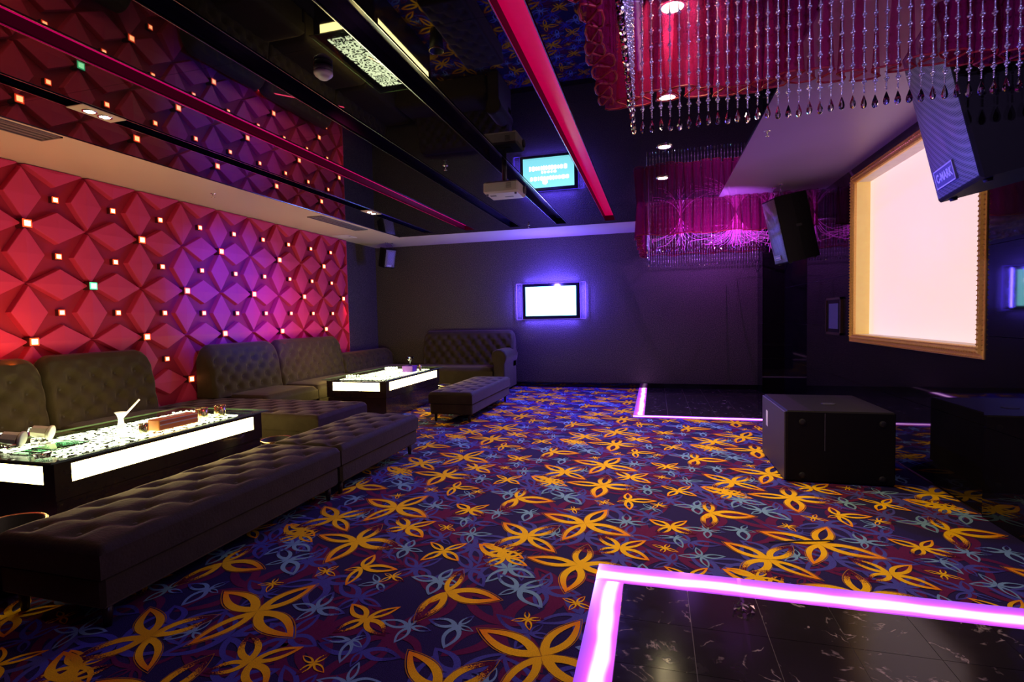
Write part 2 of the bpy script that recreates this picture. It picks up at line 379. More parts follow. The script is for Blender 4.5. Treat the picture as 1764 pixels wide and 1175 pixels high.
def tvmat():
    mt, t, b = nt('lit_song_screen')
    co = t.nodes.new('ShaderNodeTexCoord')
    n = t.nodes.new('ShaderNodeTexNoise'); n.inputs['Scale'].default_value = 2; link(t, co.outputs['Object'], n.inputs['Vector'])
    mx = t.nodes.new('ShaderNodeMix'); mx.data_type = 'RGBA'; link(t, n.outputs['Fac'], mx.inputs[0])
    mx.inputs[6].default_value = (0.24, 0.80, 1.0, 1); mx.inputs[7].default_value = (0.30, 0.92, 0.95, 1)
    link(t, mx.outputs[2], b.inputs['Emission Color']); b.inputs['Emission Strength'].default_value = 4.2
    b.inputs['Base Color'].default_value = (0, 0, 0, 1)
    return mt
M_tv = tvmat()
M_tvtext = pmat('white_screen_text', (1, 1, 1), 0.4, emit=(1, 1, 1), estr=9)
M_bezel = pmat('black_tv_bezel', (0.006, 0.006, 0.01), 0.15)
M_projscr = pmat('backlit_screen_cloth', (0.85, 0.75, 0.7), 0.7, emit=(0.92, 0.66, 0.60), estr=0.86, var=0.03, scale=1.0)
M_reveal = pmat('yellow_glow_cream_reveal', (0.85, 0.68, 0.30), 0.5, emit=(1.0, 0.62, 0.12), estr=0.25)  # yellow light on the cream reveals is put in as their own emission
M_fibre = pmat('glowing_fibre_strand', (1, 0.2, 0.9), 0.3, emit=(0.85, 0.06, 0.75), estr=0.8)

M_ivory = pmat('ivory_plastic', (0.85, 0.74, 0.50), 0.35)
M_milk = pmat('glowing_milky_glass', (0.95, 0.92, 0.82), 0.15, emit=(1, 0.9, 0.7), estr=0.25)  # weak emission brightens vase and straw, which are no lamps
M_foilg = pmat('green_foil', (0.10, 0.16, 0.05), 0.35, metal=0.5)
M_foilp = pmat('silver_foil', (0.55, 0.40, 0.50), 0.3, metal=0.7)
M_gedge = pmat('polished_green_glass_edge', (0.10, 0.17, 0.10), 0.3)
M_spkface = pmat('matt_black_speaker_front', (0.035, 0.03, 0.035), 0.5, bump=0.2, bscale=150)
M_violetedge = pmat('violet_lit_frame_edge', (0.3, 0.2, 0.7), 0.2, emit=(0.25, 0.12, 1.0), estr=0.6)
M_trim2 = pmat('dull_brass_bezel', (0.16, 0.10, 0.06), 0.3, metal=0.8)

# ------------------------------------------------------------------ mesh helpers
ORG = {}
class MB:
    def __init__(s): s.v = []; s.f = []; s.m = []; s.uv = None; s.sm = []
    def add(s, vs, fs, mi=0, smooth=False):
        b = len(s.v); s.v += [tuple(p) for p in vs]
        for f in fs: s.f.append(tuple(b+i for i in f)); s.m.append(mi); s.sm.append(smooth)
        return s
    def box(s, x0, x1, y0, y1, z0, z1, mi=0):
        return s.add([(x0,y0,z0),(x1,y0,z0),(x1,y1,z0),(x0,y1,z0),(x0,y0,z1),(x1,y0,z1),(x1,y1,z1),(x0,y1,z1)],
                     [(0,3,2,1),(4,5,6,7),(0,1,5,4),(1,2,6,5),(2,3,7,6),(3,0,4,7)], mi)
    def bbox(s, x0, x1, y0, y1, z0, z1, r=0.01, mi=0):
        # box with chamfered edges (rings of a rounded block)
        vs = []; fs = []
        rings = [(z0, r), (z0+r, 0), (z1-r, 0), (z1, r)]
        for (z, i) in rings:
            a = r*0.0 + i
            for (x, y) in ((x0+r+0, y0+a), (x1-r, y0+a), (x1-a, y0+r), (x1-a, y1-r), (x1-r, y1-a), (x0+r, y1-a), (x0+a, y1-r), (x0+a, y0+r)):
                vs.append((x, y, z))
        for k in range(3):
            for j in range(8):
                fs.append((k*8+j, k*8+(j+1) % 8, k*8+8+(j+1) % 8, k*8+8+j))
        fs.append(tuple(range(7, -1, -1))); fs.append(tuple(range(24, 32)))
        return s.add(vs, fs, mi)
    def lathe(s, prof, c=(0, 0, 0), n=24, mi=0, smooth=True, M=None, caps=True):
        vs = []; fs = []
        for (r, z) in prof:
            for k in range(n):
                a = 2*pi*k/n; p = Vector((r*cos(a), r*sin(a), z))
                if M: p = M @ p
                vs.append((p[0]+c[0], p[1]+c[1], p[2]+c[2]))
        for i in range(len(prof)-1):
            for k in range(n):
                fs.append((i*n+k, i*n+(k+1) % n, (i+1)*n+(k+1) % n, (i+1)*n+k))
        s.add(vs, fs, mi, smooth)
        b = len(s.v)-len(vs)
        if not caps: return s
        if prof[0][0] > 1e-5: s.f.append(tuple(b+k for k in range(n-1, -1, -1))); s.m.append(mi); s.sm.append(False)
        if prof[-1][0] > 1e-5: s.f.append(tuple(b+(len(prof)-1)*n+k for k in range(n))); s.m.append(mi); s.sm.append(False)
        return s
    def tube(s, pts, r, n=6, mi=0):
        vs = []; fs = []
        P = [Vector(p) for p in pts]
        for i, p in enumerate(P):
            d = (P[min(i+1, len(P)-1)]-P[max(i-1, 0)]).normalized()
            u = d.cross(Vector((0, 0, 1)))
            if u.length < 1e-3: u = d.cross(Vector((0, 1, 0)))
            u.normalize(); w_ = d.cross(u)
            rr = r[i] if isinstance(r, (list, tuple)) else r
            for k in range(n):
                a = 2*pi*k/n; vs.append(tuple(p+u*(rr*cos(a))+w_*(rr*sin(a))))
        for i in range(len(P)-1):
            for k in range(n):
                fs.append((i*n+k, i*n+(k+1) % n, (i+1)*n+(k+1) % n, (i+1)*n+k))
        fs.append(tuple(range(n-1, -1, -1))); fs.append(tuple((len(P)-1)*n+k for k in range(n)))
        return s.add(vs, fs, mi, True)
    def grid(s, fn, nu, nv, mi=0, smooth=True):
        vs = [fn(i/nu, j/nv) for j in range(nv+1) for i in range(nu+1)]
        fs = [(j*(nu+1)+i, j*(nu+1)+i+1, (j+1)*(nu+1)+i+1, (j+1)*(nu+1)+i) for j in range(nv) for i in range(nu)]
        return s.add(vs, fs, mi, smooth)
    def xf(s, M):
        s.v = [tuple(M @ Vector(p)) for p in s.v]; return s
def mesh(name, mb, mats, origin=(0, 0, 0)):
    me = bpy.data.meshes.new(name)
    o = origin
    me.from_pydata([(p[0]-o[0], p[1]-o[1], p[2]-o[2]) for p in mb.v], [], mb.f)
    if not isinstance(mats, (list, tuple)): mats = [mats]
    for mt in mats: me.materials.append(mt)
    me.polygons.foreach_set('material_index', mb.m)
    me.polygons.foreach_set('use_smooth', mb.sm)
    if mb.uv:
        l = me.uv_layers.new(name='UVMap')
        flat = [c for vi in (me.loops[i].vertex_index for i in range(len(me.loops))) for c in mb.uv[vi]]
        l.data.foreach_set('uv', flat)
    me.update()
    return me
def obj(name, mb, mats, parent=None, **kw):
    """world-coordinate mesh linked under parent (parent origins are subtracted)"""
    o = ORG.get(parent.name, (0, 0, 0)) if parent else (0, 0, 0)
    if parent is None and mb.v:
        # a top-level mesh gets its origin at its own base
        xs = [p[0] for p in mb.v]; ys = [p[1] for p in mb.v]; zs = [p[2] for p in mb.v]
        o = ((min(xs)+max(xs))/2, (min(ys)+max(ys))/2, min(zs))
    ob = bpy.data.objects.new(name, mesh(name, mb, mats, o)); C.objects.link(ob)
    if parent: ob.parent = parent
    else: ob.location = o
    ORG[ob.name] = o
    for k, v in kw.items(): ob[k] = v
    return ob
def thing(name, label, cat, loc, group=None, kind=None):
    o = bpy.data.objects.new(name, None); C.objects.link(o); o.location = loc
    o.empty_display_size = 0.1
    ORG[o.name] = tuple(loc); o['label'] = label
    if cat: o['category'] = cat
    if group: o['group'] = group
    if kind: o['kind'] = kind
    return o
def tag(o, label, cat, group=None):
    o['label'] = label; o['category'] = cat
    if group: o['group'] = group
    return o
def inst(src, parent, loc, rot=(0, 0, 0), label=None):
    """linked copy of a part sharing its mesh; loc in the parent's space"""
    c = src.copy(); C.objects.link(c); c.parent = parent; c.location = loc; c.rotation_euler = rot
    if 'label' in c.keys(): del c['label']
    if label: c['label'] = label
    return c

# ================================================================== THE ROOM
XL, XR, YB, YF = -6.45, 2.35, 11.23, -2.0
def struct(name, mb, mats, parent=None, **kw):
    o = obj(name, mb, mats, parent, **kw)
    if parent is None: o['kind'] = 'structure'
    return o
floor = struct('floor', MB().box(XL-0.3, XR+0.3, YF-0.2, YB+0.3, -0.10, 0.0), M_carpet,
               label='navy patterned carpet with orange, blue and maroon four-petalled flowers')
struct('wall_left', MB().box(XL-0.25, XL-0.03, YF-0.2, YB+0.2, 0, 3.5), M_wallp, label='dark glitter-papered wall behind the red relief panel')
struct('wall_back', MB().box(XL-0.25, XR+0.25, YB, YB+0.2, 0, 3.5), M_wallp, label='dark speckled wallpaper wall with the small screen')
struct('wall_front', MB().box(XL-0.25, XR+0.25, YF-0.2, YF, 0, 3.5), M_darkwall, label='plain dark wall behind the viewpoint')
mbb = MB().box(XL, 1.97, YB-0.025, YB, 0, 0.10).box(XL, 1.97, YB-0.03, YB, 0.095, 0.105)
struct('baseboard_back', mbb, M_tileb, label='low glossy black skirting under the speckled wall')
# right wall: carcass with the niche of the screen, faced with polished tiles
NY0, NY1, NZ0, NZ1 = 4.64, 7.19, 1.26, 3.09
wr = MB()
wr.box(XR+0.022, XR+0.3, YF-0.2, NY0, 0, 3.5).box(XR+0.022, XR+0.3, NY1, YB+0.2, 0, 3.5)
wr.box(XR+0.022, XR+0.3, NY0, NY1, 0, NZ0).box(XR+0.022, XR+0.3, NY0, NY1, NZ1, 3.5)
wall_r = struct('wall_right', wr, M_grout, label='glossy black tiled wall on the stage side')
cols = [(-2.0, 0.5), (0.5, 1.85), (1.85, 4.56), (4.56, 7.27), (7.27, 10.75)]
rows = [(0.0, 0.676), (0.676, 1.343), (1.343, 2.0), (2.0, 2.667), (2.667, 3.285)]
G = 0.0018
for (ya, yb) in cols:
    for (za, zb) in rows:
        if ya == 4.56:
            # pieces round the niche
            parts = []
            if zb <= NZ0: parts = [(ya, yb, za, zb)]
            else:
                if za < NZ0: parts.append((ya, yb, za, NZ0))
                if zb > NZ1: parts.append((ya, yb, NZ1, zb))
                z0_, z1_ = max(za, NZ0), min(zb, NZ1)
                parts += [(ya, NY0, z0_, z1_), (NY1, yb, z0_, z1_)]
            for (a, b, c, d) in parts:
                obj('tile', MB().box(XR, XR+0.02, a+G, b-G, c+G, d-G), M_tileb, wall_r)
        else:
            tb = MB().box(XR, XR+0.02, ya+G, yb-G, za+G, zb-G)
            if ya == 1.85: tb.v = [(p[0]-0.023*(p[1]-1.85)/2.71 if p[0] < XR+0.01 else p[0], p[1], p[2]) for p in tb.v]
            obj('tile', tb, M_tileb, wall_r)
pl = MB().box(1.99, XR+0.02, 10.77, YB, 0, 3.285)
pier = struct('pier', pl, M_grout, label='narrow tiled pier in the far right corner')
for (za, zb) in rows:
    obj('tile', MB().box(1.985, XR, 10.75, 10.769, za+G, zb-G), M_tileb, pier)
    obj('tile', MB().box(1.97, 1.989, 10.75, YB, za+G, zb-G), M_tileb, pier)
struct('baseboard_right', MB().box(XR-0.012, XR, 1.85, 10.7, 0, 0.012), M_brass, label='thin brass strip where carpet meets the black tiles')

# ceiling: slab, mirror panels, slots, painted borders
ceil = struct('ceiling', MB().box(XL-0.25, XR+0.3, YF-0.2, YB+0.2, 3.42, 3.6), M_darkwall, label='black mirror-glass ceiling with long recessed slots')
XC = [(-5.15, -4.44), (-4.28, -3.58), (-3.37, -2.66), (-2.46, -1.76), (-1.56, -0.86), (-0.675, 0.93)]
YJ = [-2.0, -1.25, 0.14, 1.53, 2.92, 4.27, 5.66, 7.05, 8.45, 9.66]
obj('panel_backing', MB().box(-5.15, -4.44, YF, 9.66, 3.296, 3.30).box(-4.28, -3.58, YF, 9.66, 3.296, 3.30)
    .box(-3.37, -2.66, YF, 9.66, 3.296, 3.30).box(-2.46, -1.76, YF, 9.66, 3.296, 3.30).box(-1.56, -0.86, YF, 9.66, 3.296, 3.30)
    .box(-0.675, XR, YF, 9.66, 3.296, 3.30).box(-5.15, XR, 9.66, YB, 3.296, 3.30), M_grout, ceil)
GC = 0.0012
def mirror(x0, x1, y0, y1):
    obj('mirror_panel', MB().box(x0, x1, y0+GC, y1-GC, CEIL, CEIL+0.01), M_mirror, ceil)
for (a, b) in XC:
    for k in range(len(YJ)-1): mirror(a, b, YJ[k], YJ[k+1])
for (a, b) in ((-2.0, -1.25), (-1.25, 0.14), (0.14, 1.53), (1.53, 3.3)): mirror(0.932, XR, a, b)
for (a, b) in ((8.342, 9.66),): mirror(0.932, XR, a, b)
mirror(-5.15, -0.2, 9.66, 9.95); mirror(-0.198, XR, 9.66, YB)
# painted plaster borders
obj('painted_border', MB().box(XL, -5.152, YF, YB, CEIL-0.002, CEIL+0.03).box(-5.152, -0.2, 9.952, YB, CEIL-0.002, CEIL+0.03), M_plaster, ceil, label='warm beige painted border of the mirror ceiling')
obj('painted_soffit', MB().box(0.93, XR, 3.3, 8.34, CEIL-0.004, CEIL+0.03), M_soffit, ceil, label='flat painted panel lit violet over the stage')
# slots
slots = [(-4.44, -4.28, M_slot, M_slot), (-3.58, -3.37, M_slotpurple, M_slotmar), (-2.66, -2.46, M_slot, M_slot), (-1.76, -1.56, M_slot, M_slot), (-0.86, -0.675, M_slotred, M_slotmar)]
for k, (a, b, mt, ms) in enumerate(slots):
    s = MB()
    s.box(a-0.01, b+0.01, YF, 9.67, 3.375, 3.41, 0)
    s.box(a-0.012, a, YF, 9.67, 3.285, 3.375, 1).box(b, b+0.012, YF, 9.67, 3.285, 3.375, 1).box(a, b, 9.66, 9.672, 3.285, 3.375, 1)
    lab = 'red-lit recessed slot nearest the chandeliers' if k == 4 else ('pink-lit narrow recessed slot' if k == 1 else None)
    o = obj('light_slot' if mt is not M_slot else 'dark_slot', s, [mt, ms], ceil)
    if lab: o['label'] = lab
    obj('slot_trim', MB().box(a-0.005, a+0.002, YF, 9.66, 3.279, 3.287).box(b-0.002, b+0.005, YF, 9.66, 3.279, 3.287), M_trim, ceil)
obj('border_trim', MB().box(-5.156, -5.150, YF, 9.95, 3.279, 3.287).box(0.926, 0.931, 3.3, 8.34, 3.277, 3.287), M_trim, ceil)

# ------------------------------------------------------------------ carpet flowers
FL = {'O':[(1.042,0.684,[(0.364,2.79),(0.344,1.16),(0.346,-1.92),(0.372,-0.41)],1),
(1.319,0.326,[(0.251,2.31),(0.232,0.75),(0.188,-2.52),(0.239,-0.62)],0),
(0.099,0.759,[(0.189,2.53),(0.191,0.86),(0.18,-2.16),(0.203,-0.57)],0),
(0.052,0.391,[(0.09,2.75),(0.088,1.17),(0.093,-1.88),(0.097,-0.47)],0),
(0.914,0.949,[(0.086,-2.77),(0.082,1.85),(0.089,0.24),(0.097,-1.21)],0),
(1.082,0.033,[(0.336,3.06),(0.292,1.49),(0.341,-0.06),(0.34,-1.64)],1),
(1.326,1.25,[(0.107,-2.55),(0.179,1.62),(0.24,0.11),(0.222,-1.45)],0),
(0.014,1.19,[(0.094,-2.06),(0.068,2.8),(0.093,1.16),(0.109,-0.38)],0),
(1.135,1.156,[(0.088,2.78),(0.088,1.11),(0.083,-1.93),(0.102,-0.42)],0),
(0.403,1.099,[(0.262,1.57),(0.323,-0.02),(0.304,-1.72),(0.145,-1.94)],1),
(0.564,0.117,[(0.182,2.69),(0.127,0.94),(0.179,-2.13),(0.191,-0.45)],0),
(0.676,0.37,[(0.314,2.44),(0.295,0.9),(0.301,-2.25),(0.314,-0.71)],1),
(0.182,0.026,[(0.178,2.5),(0.188,0.89),(0.189,-2.08),(0.194,-0.65)],0),
(0.614,0.025,[(0.28,2.56),(0.177,0.97),(0.188,-2.14),(0.185,-0.45)],0)],
'T':[(0.585,0.816,[(0.17,3.07),(0.114,1.09),(0.188,-1.57),(0.098,-0.3)],0),
(0.793,1.231,[(0.223,2.45),(0.224,0.73),(0.238,-0.75),(0.134,-2.35)],0),
(1.341,0.778,[(0.179,1.63),(0.178,-0.01),(0.125,-1.91),(0.159,3.1)],0),
(0.123,0.583,[(0.154,-2.98),(0.085,0.67),(0.091,-0.44),(0.17,-1.31)],0),
(1.526,1.107,[(0.12,-2.62),(0.115,2.33),(0.071,1.06),(0.124,-0.85)],0),
(0.353,0.752,[(0.173,3.07),(0.12,1.77),(0.121,-0.08),(0.142,-1.69)],0),
(0.274,0.319,[(0.145,-3.01),(0.134,1.75),(0.155,0.22),(0.149,-1.36)],0),
(0.667,1.448,[(0.217,2.72),(0.217,1.24),(0.213,-1.97),(0.207,-0.39)],0),
(0.861,0.451,[(0.119,2.64),(0.11,1.5),(0.109,-0.41),(0.13,-2.41)],0)],
'B':[(1.503,0.932,[(0.233,2.59),(0.188,1),(0.16,-1.9),(0.18,-0.3)],0),
(0.95,0.834,[(0.243,2.6),(0.111,1.07),(0.141,-1.85),(0.134,-0.01)],0),
(0.217,0.524,[(0.239,3.14),(0.184,2.08),(0.207,-0.02),(0.117,-1.48)],0),
(0.621,1.524,[(0.146,3),(0.108,1.02),(0.202,-0.29),(0.262,-1.95)],0),
(0.45,1.388,[(0.235,2.31),(0.164,0.73),(0.26,-2.43),(0.236,-0.92)],0),
(0.091,0.199,[(0.222,2.39),(0.14,1.4),(0.153,-2.42),(0.126,-0.65)],0),
(1.404,1.455,[(0.206,2.18),(0.051,1.34),(0.082,-1.99),(0.113,-0.7)],0),
(0.752,1.458,[(0.104,-2.73),(0.142,1.96),(0.144,-0.65),(0.146,-1.32)],0)],
'M':[(1.063,1.189,[(0.302,2.2),(0.244,-0.44),(0.174,-2.05),(0.326,-0.85)],0),
(1.192,0.567,[(0.345,2.98),(0.342,0.31),(0.149,-2.38),(0.244,-0.29)],0),
(0.94,0.442,[(0.161,-2.52),(0.201,1.61),(0.1,1.32),(0.186,-0.93)],0),
(0.112,1.289,[(0.243,2.24),(0.185,1.4),(0.163,-2.09),(0.153,-0.71)],0),
(0.074,1.382,[(0.212,2.21),(0.147,0.83),(0.117,-2.38),(0.258,-1.02)],0),
(0.827,0.173,[(0.236,2.85),(0.21,0.94),(0.117,-2.09),(0.143,-0.62)],0),
(1.011,1.281,[(0.282,2.27),(0.258,0.97),(0.189,-1.94),(0.27,-0.76)],0)]}
REP = 1.556
def carpet():
    mb = MB(); uv = []
    N = 9
    mi = {'M': 0, 'B': 1, 'T': 2, 'L': 3, 'O': 4}
    zl = {'M': 0.0012, 'B': 0.0018, 'T': 0.0024, 'L': 0.0028, 'O': 0.0032}
    inn = {'M': 0.42, 'B': 0.48, 'T': 0.54, 'O': 0.42}
    rr = random.Random(3)
    def prof(u, w_): return w_*max(0.0, sin(pi*min(1.0, max(0.0, u))**0.85))**0.9
    cnt = [0]
    def ring(cx, cy, ang, L, w_, kind, fade, s0, s1, u0, u1, mat, z):
        cnt[0] += 1; z += (cnt[0] % 29)*0.00002
        # closed ring between two leaf outlines
        vs = []; fs = []; uu = []
        K = 2*N
        for k in range(K):
            t = k/N if k <= N else 2-k/N
            sg = 1 if k <= N else -1
            for (sc_, ua, ub) in ((s1, 0.0, u1), (s0, u0[0], u0[1])):
                u = ua+(ub-ua)*t
                x = L*u; y = sg*prof(t, w_)*L*sc_
                vs.append((cx+x*cos(ang)-y*sin(ang), cy+x*sin(ang)+y*cos(ang), z))
                uu.append((u, fade))
        for k in range(K):
            a = 2*k; b = 2*((k+1) % K)
            fs.append((a, b, b+1, a+1))
        mb.add(vs, fs, mat); uv.extend(uu)
    base = []
    for kind in 'MBTO':
        for (mx, my, pet, big) in FL[kind]:
            pets = []
            fsel = rr.choice([(0, 1), (1, 3), (0, 2), (2, 3), (), (1, 2)])
            for q, (L, a) in enumerate(pet):
                w_ = rr.choice([0.17, 0.19, 0.21, 0.24]) if L > .13 else 0.19
                pets.append((L, a, w_, 1.0 if (q in fsel and kind != 'M') else (0.45 if kind == 'O' else 0.3)))
            base.append((kind, mx, my, pets, big))
    # more of the tone-on-tone flowers that fill the ground between the bright ones
    for (kind, n, la, lb) in (('M', 9, 0.26, 0.42), ('B', 9, 0.20, 0.32), ('T', 2, 0.15, 0.22)):
        for q_ in range(n):
            best = None
            for tr_ in range(12):
                x, y = rr.uniform(0, REP), rr.uniform(0, REP)
                dmin = min(hypot((x-b_[1]+REP/2) % REP-REP/2, (y-b_[2]+REP/2) % REP-REP/2) for b_ in base if b_[0] == kind)
                if best is None or dmin > best[0]: best = (dmin, x, y)
            L0 = rr.uniform(la, lb); a0 = rr.uniform(0, 1.57)
            base.append((kind, best[1], best[2], [(L0*rr.uniform(0.85, 1.1), a0+1.57*k+rr.uniform(-.15, .15), rr.choice([0.19, 0.22, 0.26]), 0.3) for k in range(4)], 0))
    base.sort(key=lambda b_: 'MBTO'.index(b_[0]))
    for i in range(-4, 2):
        for j in range(0, 8):
            for (kind, mx, my, pets, big) in base:
                cx = mx+REP*i; cy = my+REP*j
                if cx > XR-0.05 or cy > YB-0.05 or cx < -4.9 or cy < 0.3: continue
                if cx > 0.3 and (cy < 2.5 or cy > 8.8): continue
                for (L, a, w_, fd) in pets:
                    cut = 0.86 if L > .13 else 0.9
                    ring(cx, cy, a, L, w_, kind, fd, inn[kind] if L > .13 else 0.55, 1.0, (0.20, cut), 1.0, mi[kind], zl[kind])
                    if big: ring(cx, cy, a, L, w_, kind, 0.2, 1.06, 1.12, (-0.02, 1.04), 1.06, mi['L'], zl['L'])
    mb.uv = uv
    o = obj('woven_flowers', mb, [M_fM, M_fB, M_fT, M_fL, M_fO], floor, kind='stuff')
carpet()

# ------------------------------------------------------------------ dance floors
def dance_floor(label, x0, x1, y0, y1, sy):
    root = struct('dance_floor', MB().box(x0, x1, y0, y1, 0.0, 0.006), M_grout, label=label)
    n = 0; P = 0.3475
    x = x0
    while x < x1-0.01:
        xe = min(x+P, x1)
        y = y1 if sy < 0 else y0
        while (y > y0+0.01 if sy < 0 else y < y1-0.01):
            ye = max(y-P, y0) if sy < 0 else min(y+P, y1)
            a, b = min(y, ye), max(y, ye)
            obj('floor_tile', MB().box(x+0.0013, xe-0.0013, a+0.0013, b-0.0013, 0.004, 0.010), M_marble, root); n += 1
            y = ye
        x = xe
    return root
dance_floor('near black marble dance floor at bottom right', -0.185, XR, -1.9, 2.965, -1)
dance_floor('far black marble dance floor beside the speckled wall', -0.165, XR, 8.14, YB-0.03, 1)

def strip(mb, x0, x1, y0, y1, across, z=0.012, h=0.004):
    # across: 'x' or 'y'; sign gives which side UV 0 is
    vs = [(x0, y0, z), (x1, y0, z), (x1, y1, z), (x0, y1, z)]
    if across == 'x': uv = [(0, y0), (1, y0), (1, y1), (0, y1)]
    else: uv = [(1, x0), (1, x1), (0, x1), (0, x0)]
    b = len(mb.v)
    mb.add(vs+[(x0, y0, 0), (x1, y0, 0), (x1, y1, 0), (x0, y1, 0)],
           [(0, 1, 2, 3), (0, 4, 5, 1), (1, 5, 6, 2), (2, 6, 7, 3), (3, 7, 4, 0)])
    mb.uv = (mb.uv or []) + uv + uv
    return mb
def neon_strip(label, segs):
    t = thing('floor_light_strip', label, 'light strip', (segs[0][0], segs[0][3], 0))
    for s in segs:
        obj('light_cover', strip(MB(), *s), M_neon, t)
    return t
neon_strip('violet neon strip edging the near dance floor', [(-0.345, -0.187, -1.9, 2.97, 'x'), (-0.345, XR-0.02, 2.972, 3.17, 'y')])
neon_strip('violet neon strip edging the far dance floor', [(-0.33, -0.17, 8.14, YB-0.035, 'x'), (-0.33, XR-0.02, 7.99, 8.135, 'y')])

# ================================================================== CARVED RED WALL
DY, DZ = 0.6325, 0.6235
AY, AZ = 3.9350, 2.6450
def vert(i, j): return (AY+DY*i, AZ+DZ*j)
fw = thing('feature_wall_panel', 'red relief wall panel of pointed petals with glowing square lamps', 'wall panel', (XL, 6.0, 0.45))
obj('ground_panel', MB().box(XL-0.03, XL, 0.6, 9.87, 0.30, 3.28), M_redbase, fw)
obj('edge_strip', MB().box(XL-0.03, XL+0.06, 9.862, 9.878, 0.30, 3.28), M_redpanel, fw)
HW = 0.172; TH = 0.07
def petal_poly(cy, cz, horiz):
    e = 0.028
    if horiz: return [(cy-DY/2+e, cz), (cy, cz-HW), (cy+DY/2-e, cz), (cy, cz+HW)]
    return [(cy, cz-DZ/2+e), (cy+HW, cz), (cy, cz+DZ/2-e), (cy-HW, cz)]
def clip(poly, ax, lim, keep_less):
    out = []
    for k in range(len(poly)):
        p, q = poly[k], poly[(k+1) % len(poly)]
        ip = (p[ax] <= lim) if keep_less else (p[ax] >= lim)
        iq = (q[ax] <= lim) if keep_less else (q[ax] >= lim)
        if ip: out.append(p)
        if ip != iq:
            t = (lim-p[ax])/(q[ax]-p[ax]); out.append((p[0]+(q[0]-p[0])*t, p[1]+(q[1]-p[1])*t))
    return out
def petal_mb(poly, ox=0.0):
    n = len(poly); cy = sum(p[0] for p in poly)/n; cz = sum(p[1] for p in poly)/n
    mb = MB(); vs = []
    for (sc_, x) in ((1.06, 0.0), (1.0, TH-0.006), (0.97, TH)):
        for (y, z) in poly: vs.append((ox+x, cy+(y-cy)*sc_, cz+(z-cz)*sc_))
    vs.append((ox+TH+0.012, cy, cz))
    fs = []
    for r_ in range(2):
        for k in range(n): fs.append((r_*n+k, r_*n+(k+1) % n, (r_+1)*n+(k+1) % n, (r_+1)*n+k))
    for k in range(n): fs.append((2*n+k, 2*n+(k+1) % n, 3*n))
    return mb.add(vs, fs)
pm = {}
for hz in (True, False):
    me = mesh('petal', petal_mb(petal_poly(0, 0, hz)), M_redpanel); pm[hz] = me
def put_petal(cy, cz, hz):
    poly = petal_poly(cy, cz, hz)
    full = all(0.42 < p[1] < 3.275 and p[0] < 9.86 and p[0] > 0.6 for p in poly)
    if full:
        o = bpy.data.objects.new('petal', pm[hz]); C.objects.link(o); o.parent = fw
        o.location = (0, cy-6.0, cz-0.45)
    else:
        poly = clip(clip(clip(poly, 1, 3.275, True), 1, 0.42, False), 0, 9.86, True)
        if len(poly) >= 3: obj('petal', petal_mb(poly, XL), M_redpanel, fw)
for i in range(-3, 10):
    for j in range(-4, 2):
        y, z = vert(i, j)
        put_petal(y+DY/2, z, True)
        put_petal(y, z+DZ/2, False)
def lampblock(y, z, s, x0, dep, green=False):
    hb = obj('lamp_block', MB().bbox(x0, x0+dep, y-s/2-0.006, y+s/2+0.006, z-s/2-0.006, z+s/2+0.006, 0.004), M_housing, fw)
    if green: hb['label'] = 'the one green-glowing lamp block'
    l = MB().box(x0+dep, x0+dep+0.006, y-s/2, y+s/2, z-s/2, z+s/2, 1).box(x0+dep+0.006, x0+dep+0.009, y-s*0.34, y+s*0.34, z-s*0.34, z+s*0.34, 0)
    obj('lens', l, [M_lensg, M_lensgr] if green else [M_lens, M_lensrim], hb)
for i in range(-2, 10):
    for j in range(-3, 1):
        y, z = vert(i, j)
        if (i+j) % 2 == 0 and y < 9.8: lampblock(y, z, 0.082, XL, TH+0.035, green=(i == 1 and j == -1))
        if y+DY/2 < 9.8:
            lampblock(y+DY/2, z+DZ/2, 0.062, XL, 0.05)

# ================================================================== SOFAS AND BENCHES
def tuft(s, t, a, b):
    """depth of the quilting at (s,t): staggered buttons a apart, rows b/2 apart"""
    p, q = s/a+t/b, s/a-t/b
    dp, dq = abs(p-round(p)), abs(q-round(q))
    ds = (dp+dq)/2*a; dt_ = abs(dp-dq)/2*b
    d = hypot(dp*a*0.7, dq*b*0.7)
    return 0.026*math.exp(-(d/0.055)**2) + 0.006*math.exp(-(min(dp, dq)*a*0.7/0.022)**2)
def buttons(pts, nrm, r=0.012):
    mb = MB()
    for p in pts:
        P = Vector(p); n_ = Vector(nrm).normalized(); u = n_.orthogonal().normalized(); v_ = n_.cross(u)
        vs = [tuple(P+n_*0.006)]+[tuple(P+(u*cos(k*pi/3)+v_*sin(k*pi/3))*r) for k in range(6)]
        mb.add(vs, [(0, 1+k, 1+(k+1) % 6) for k in range(6)], 0, True)
    return mb
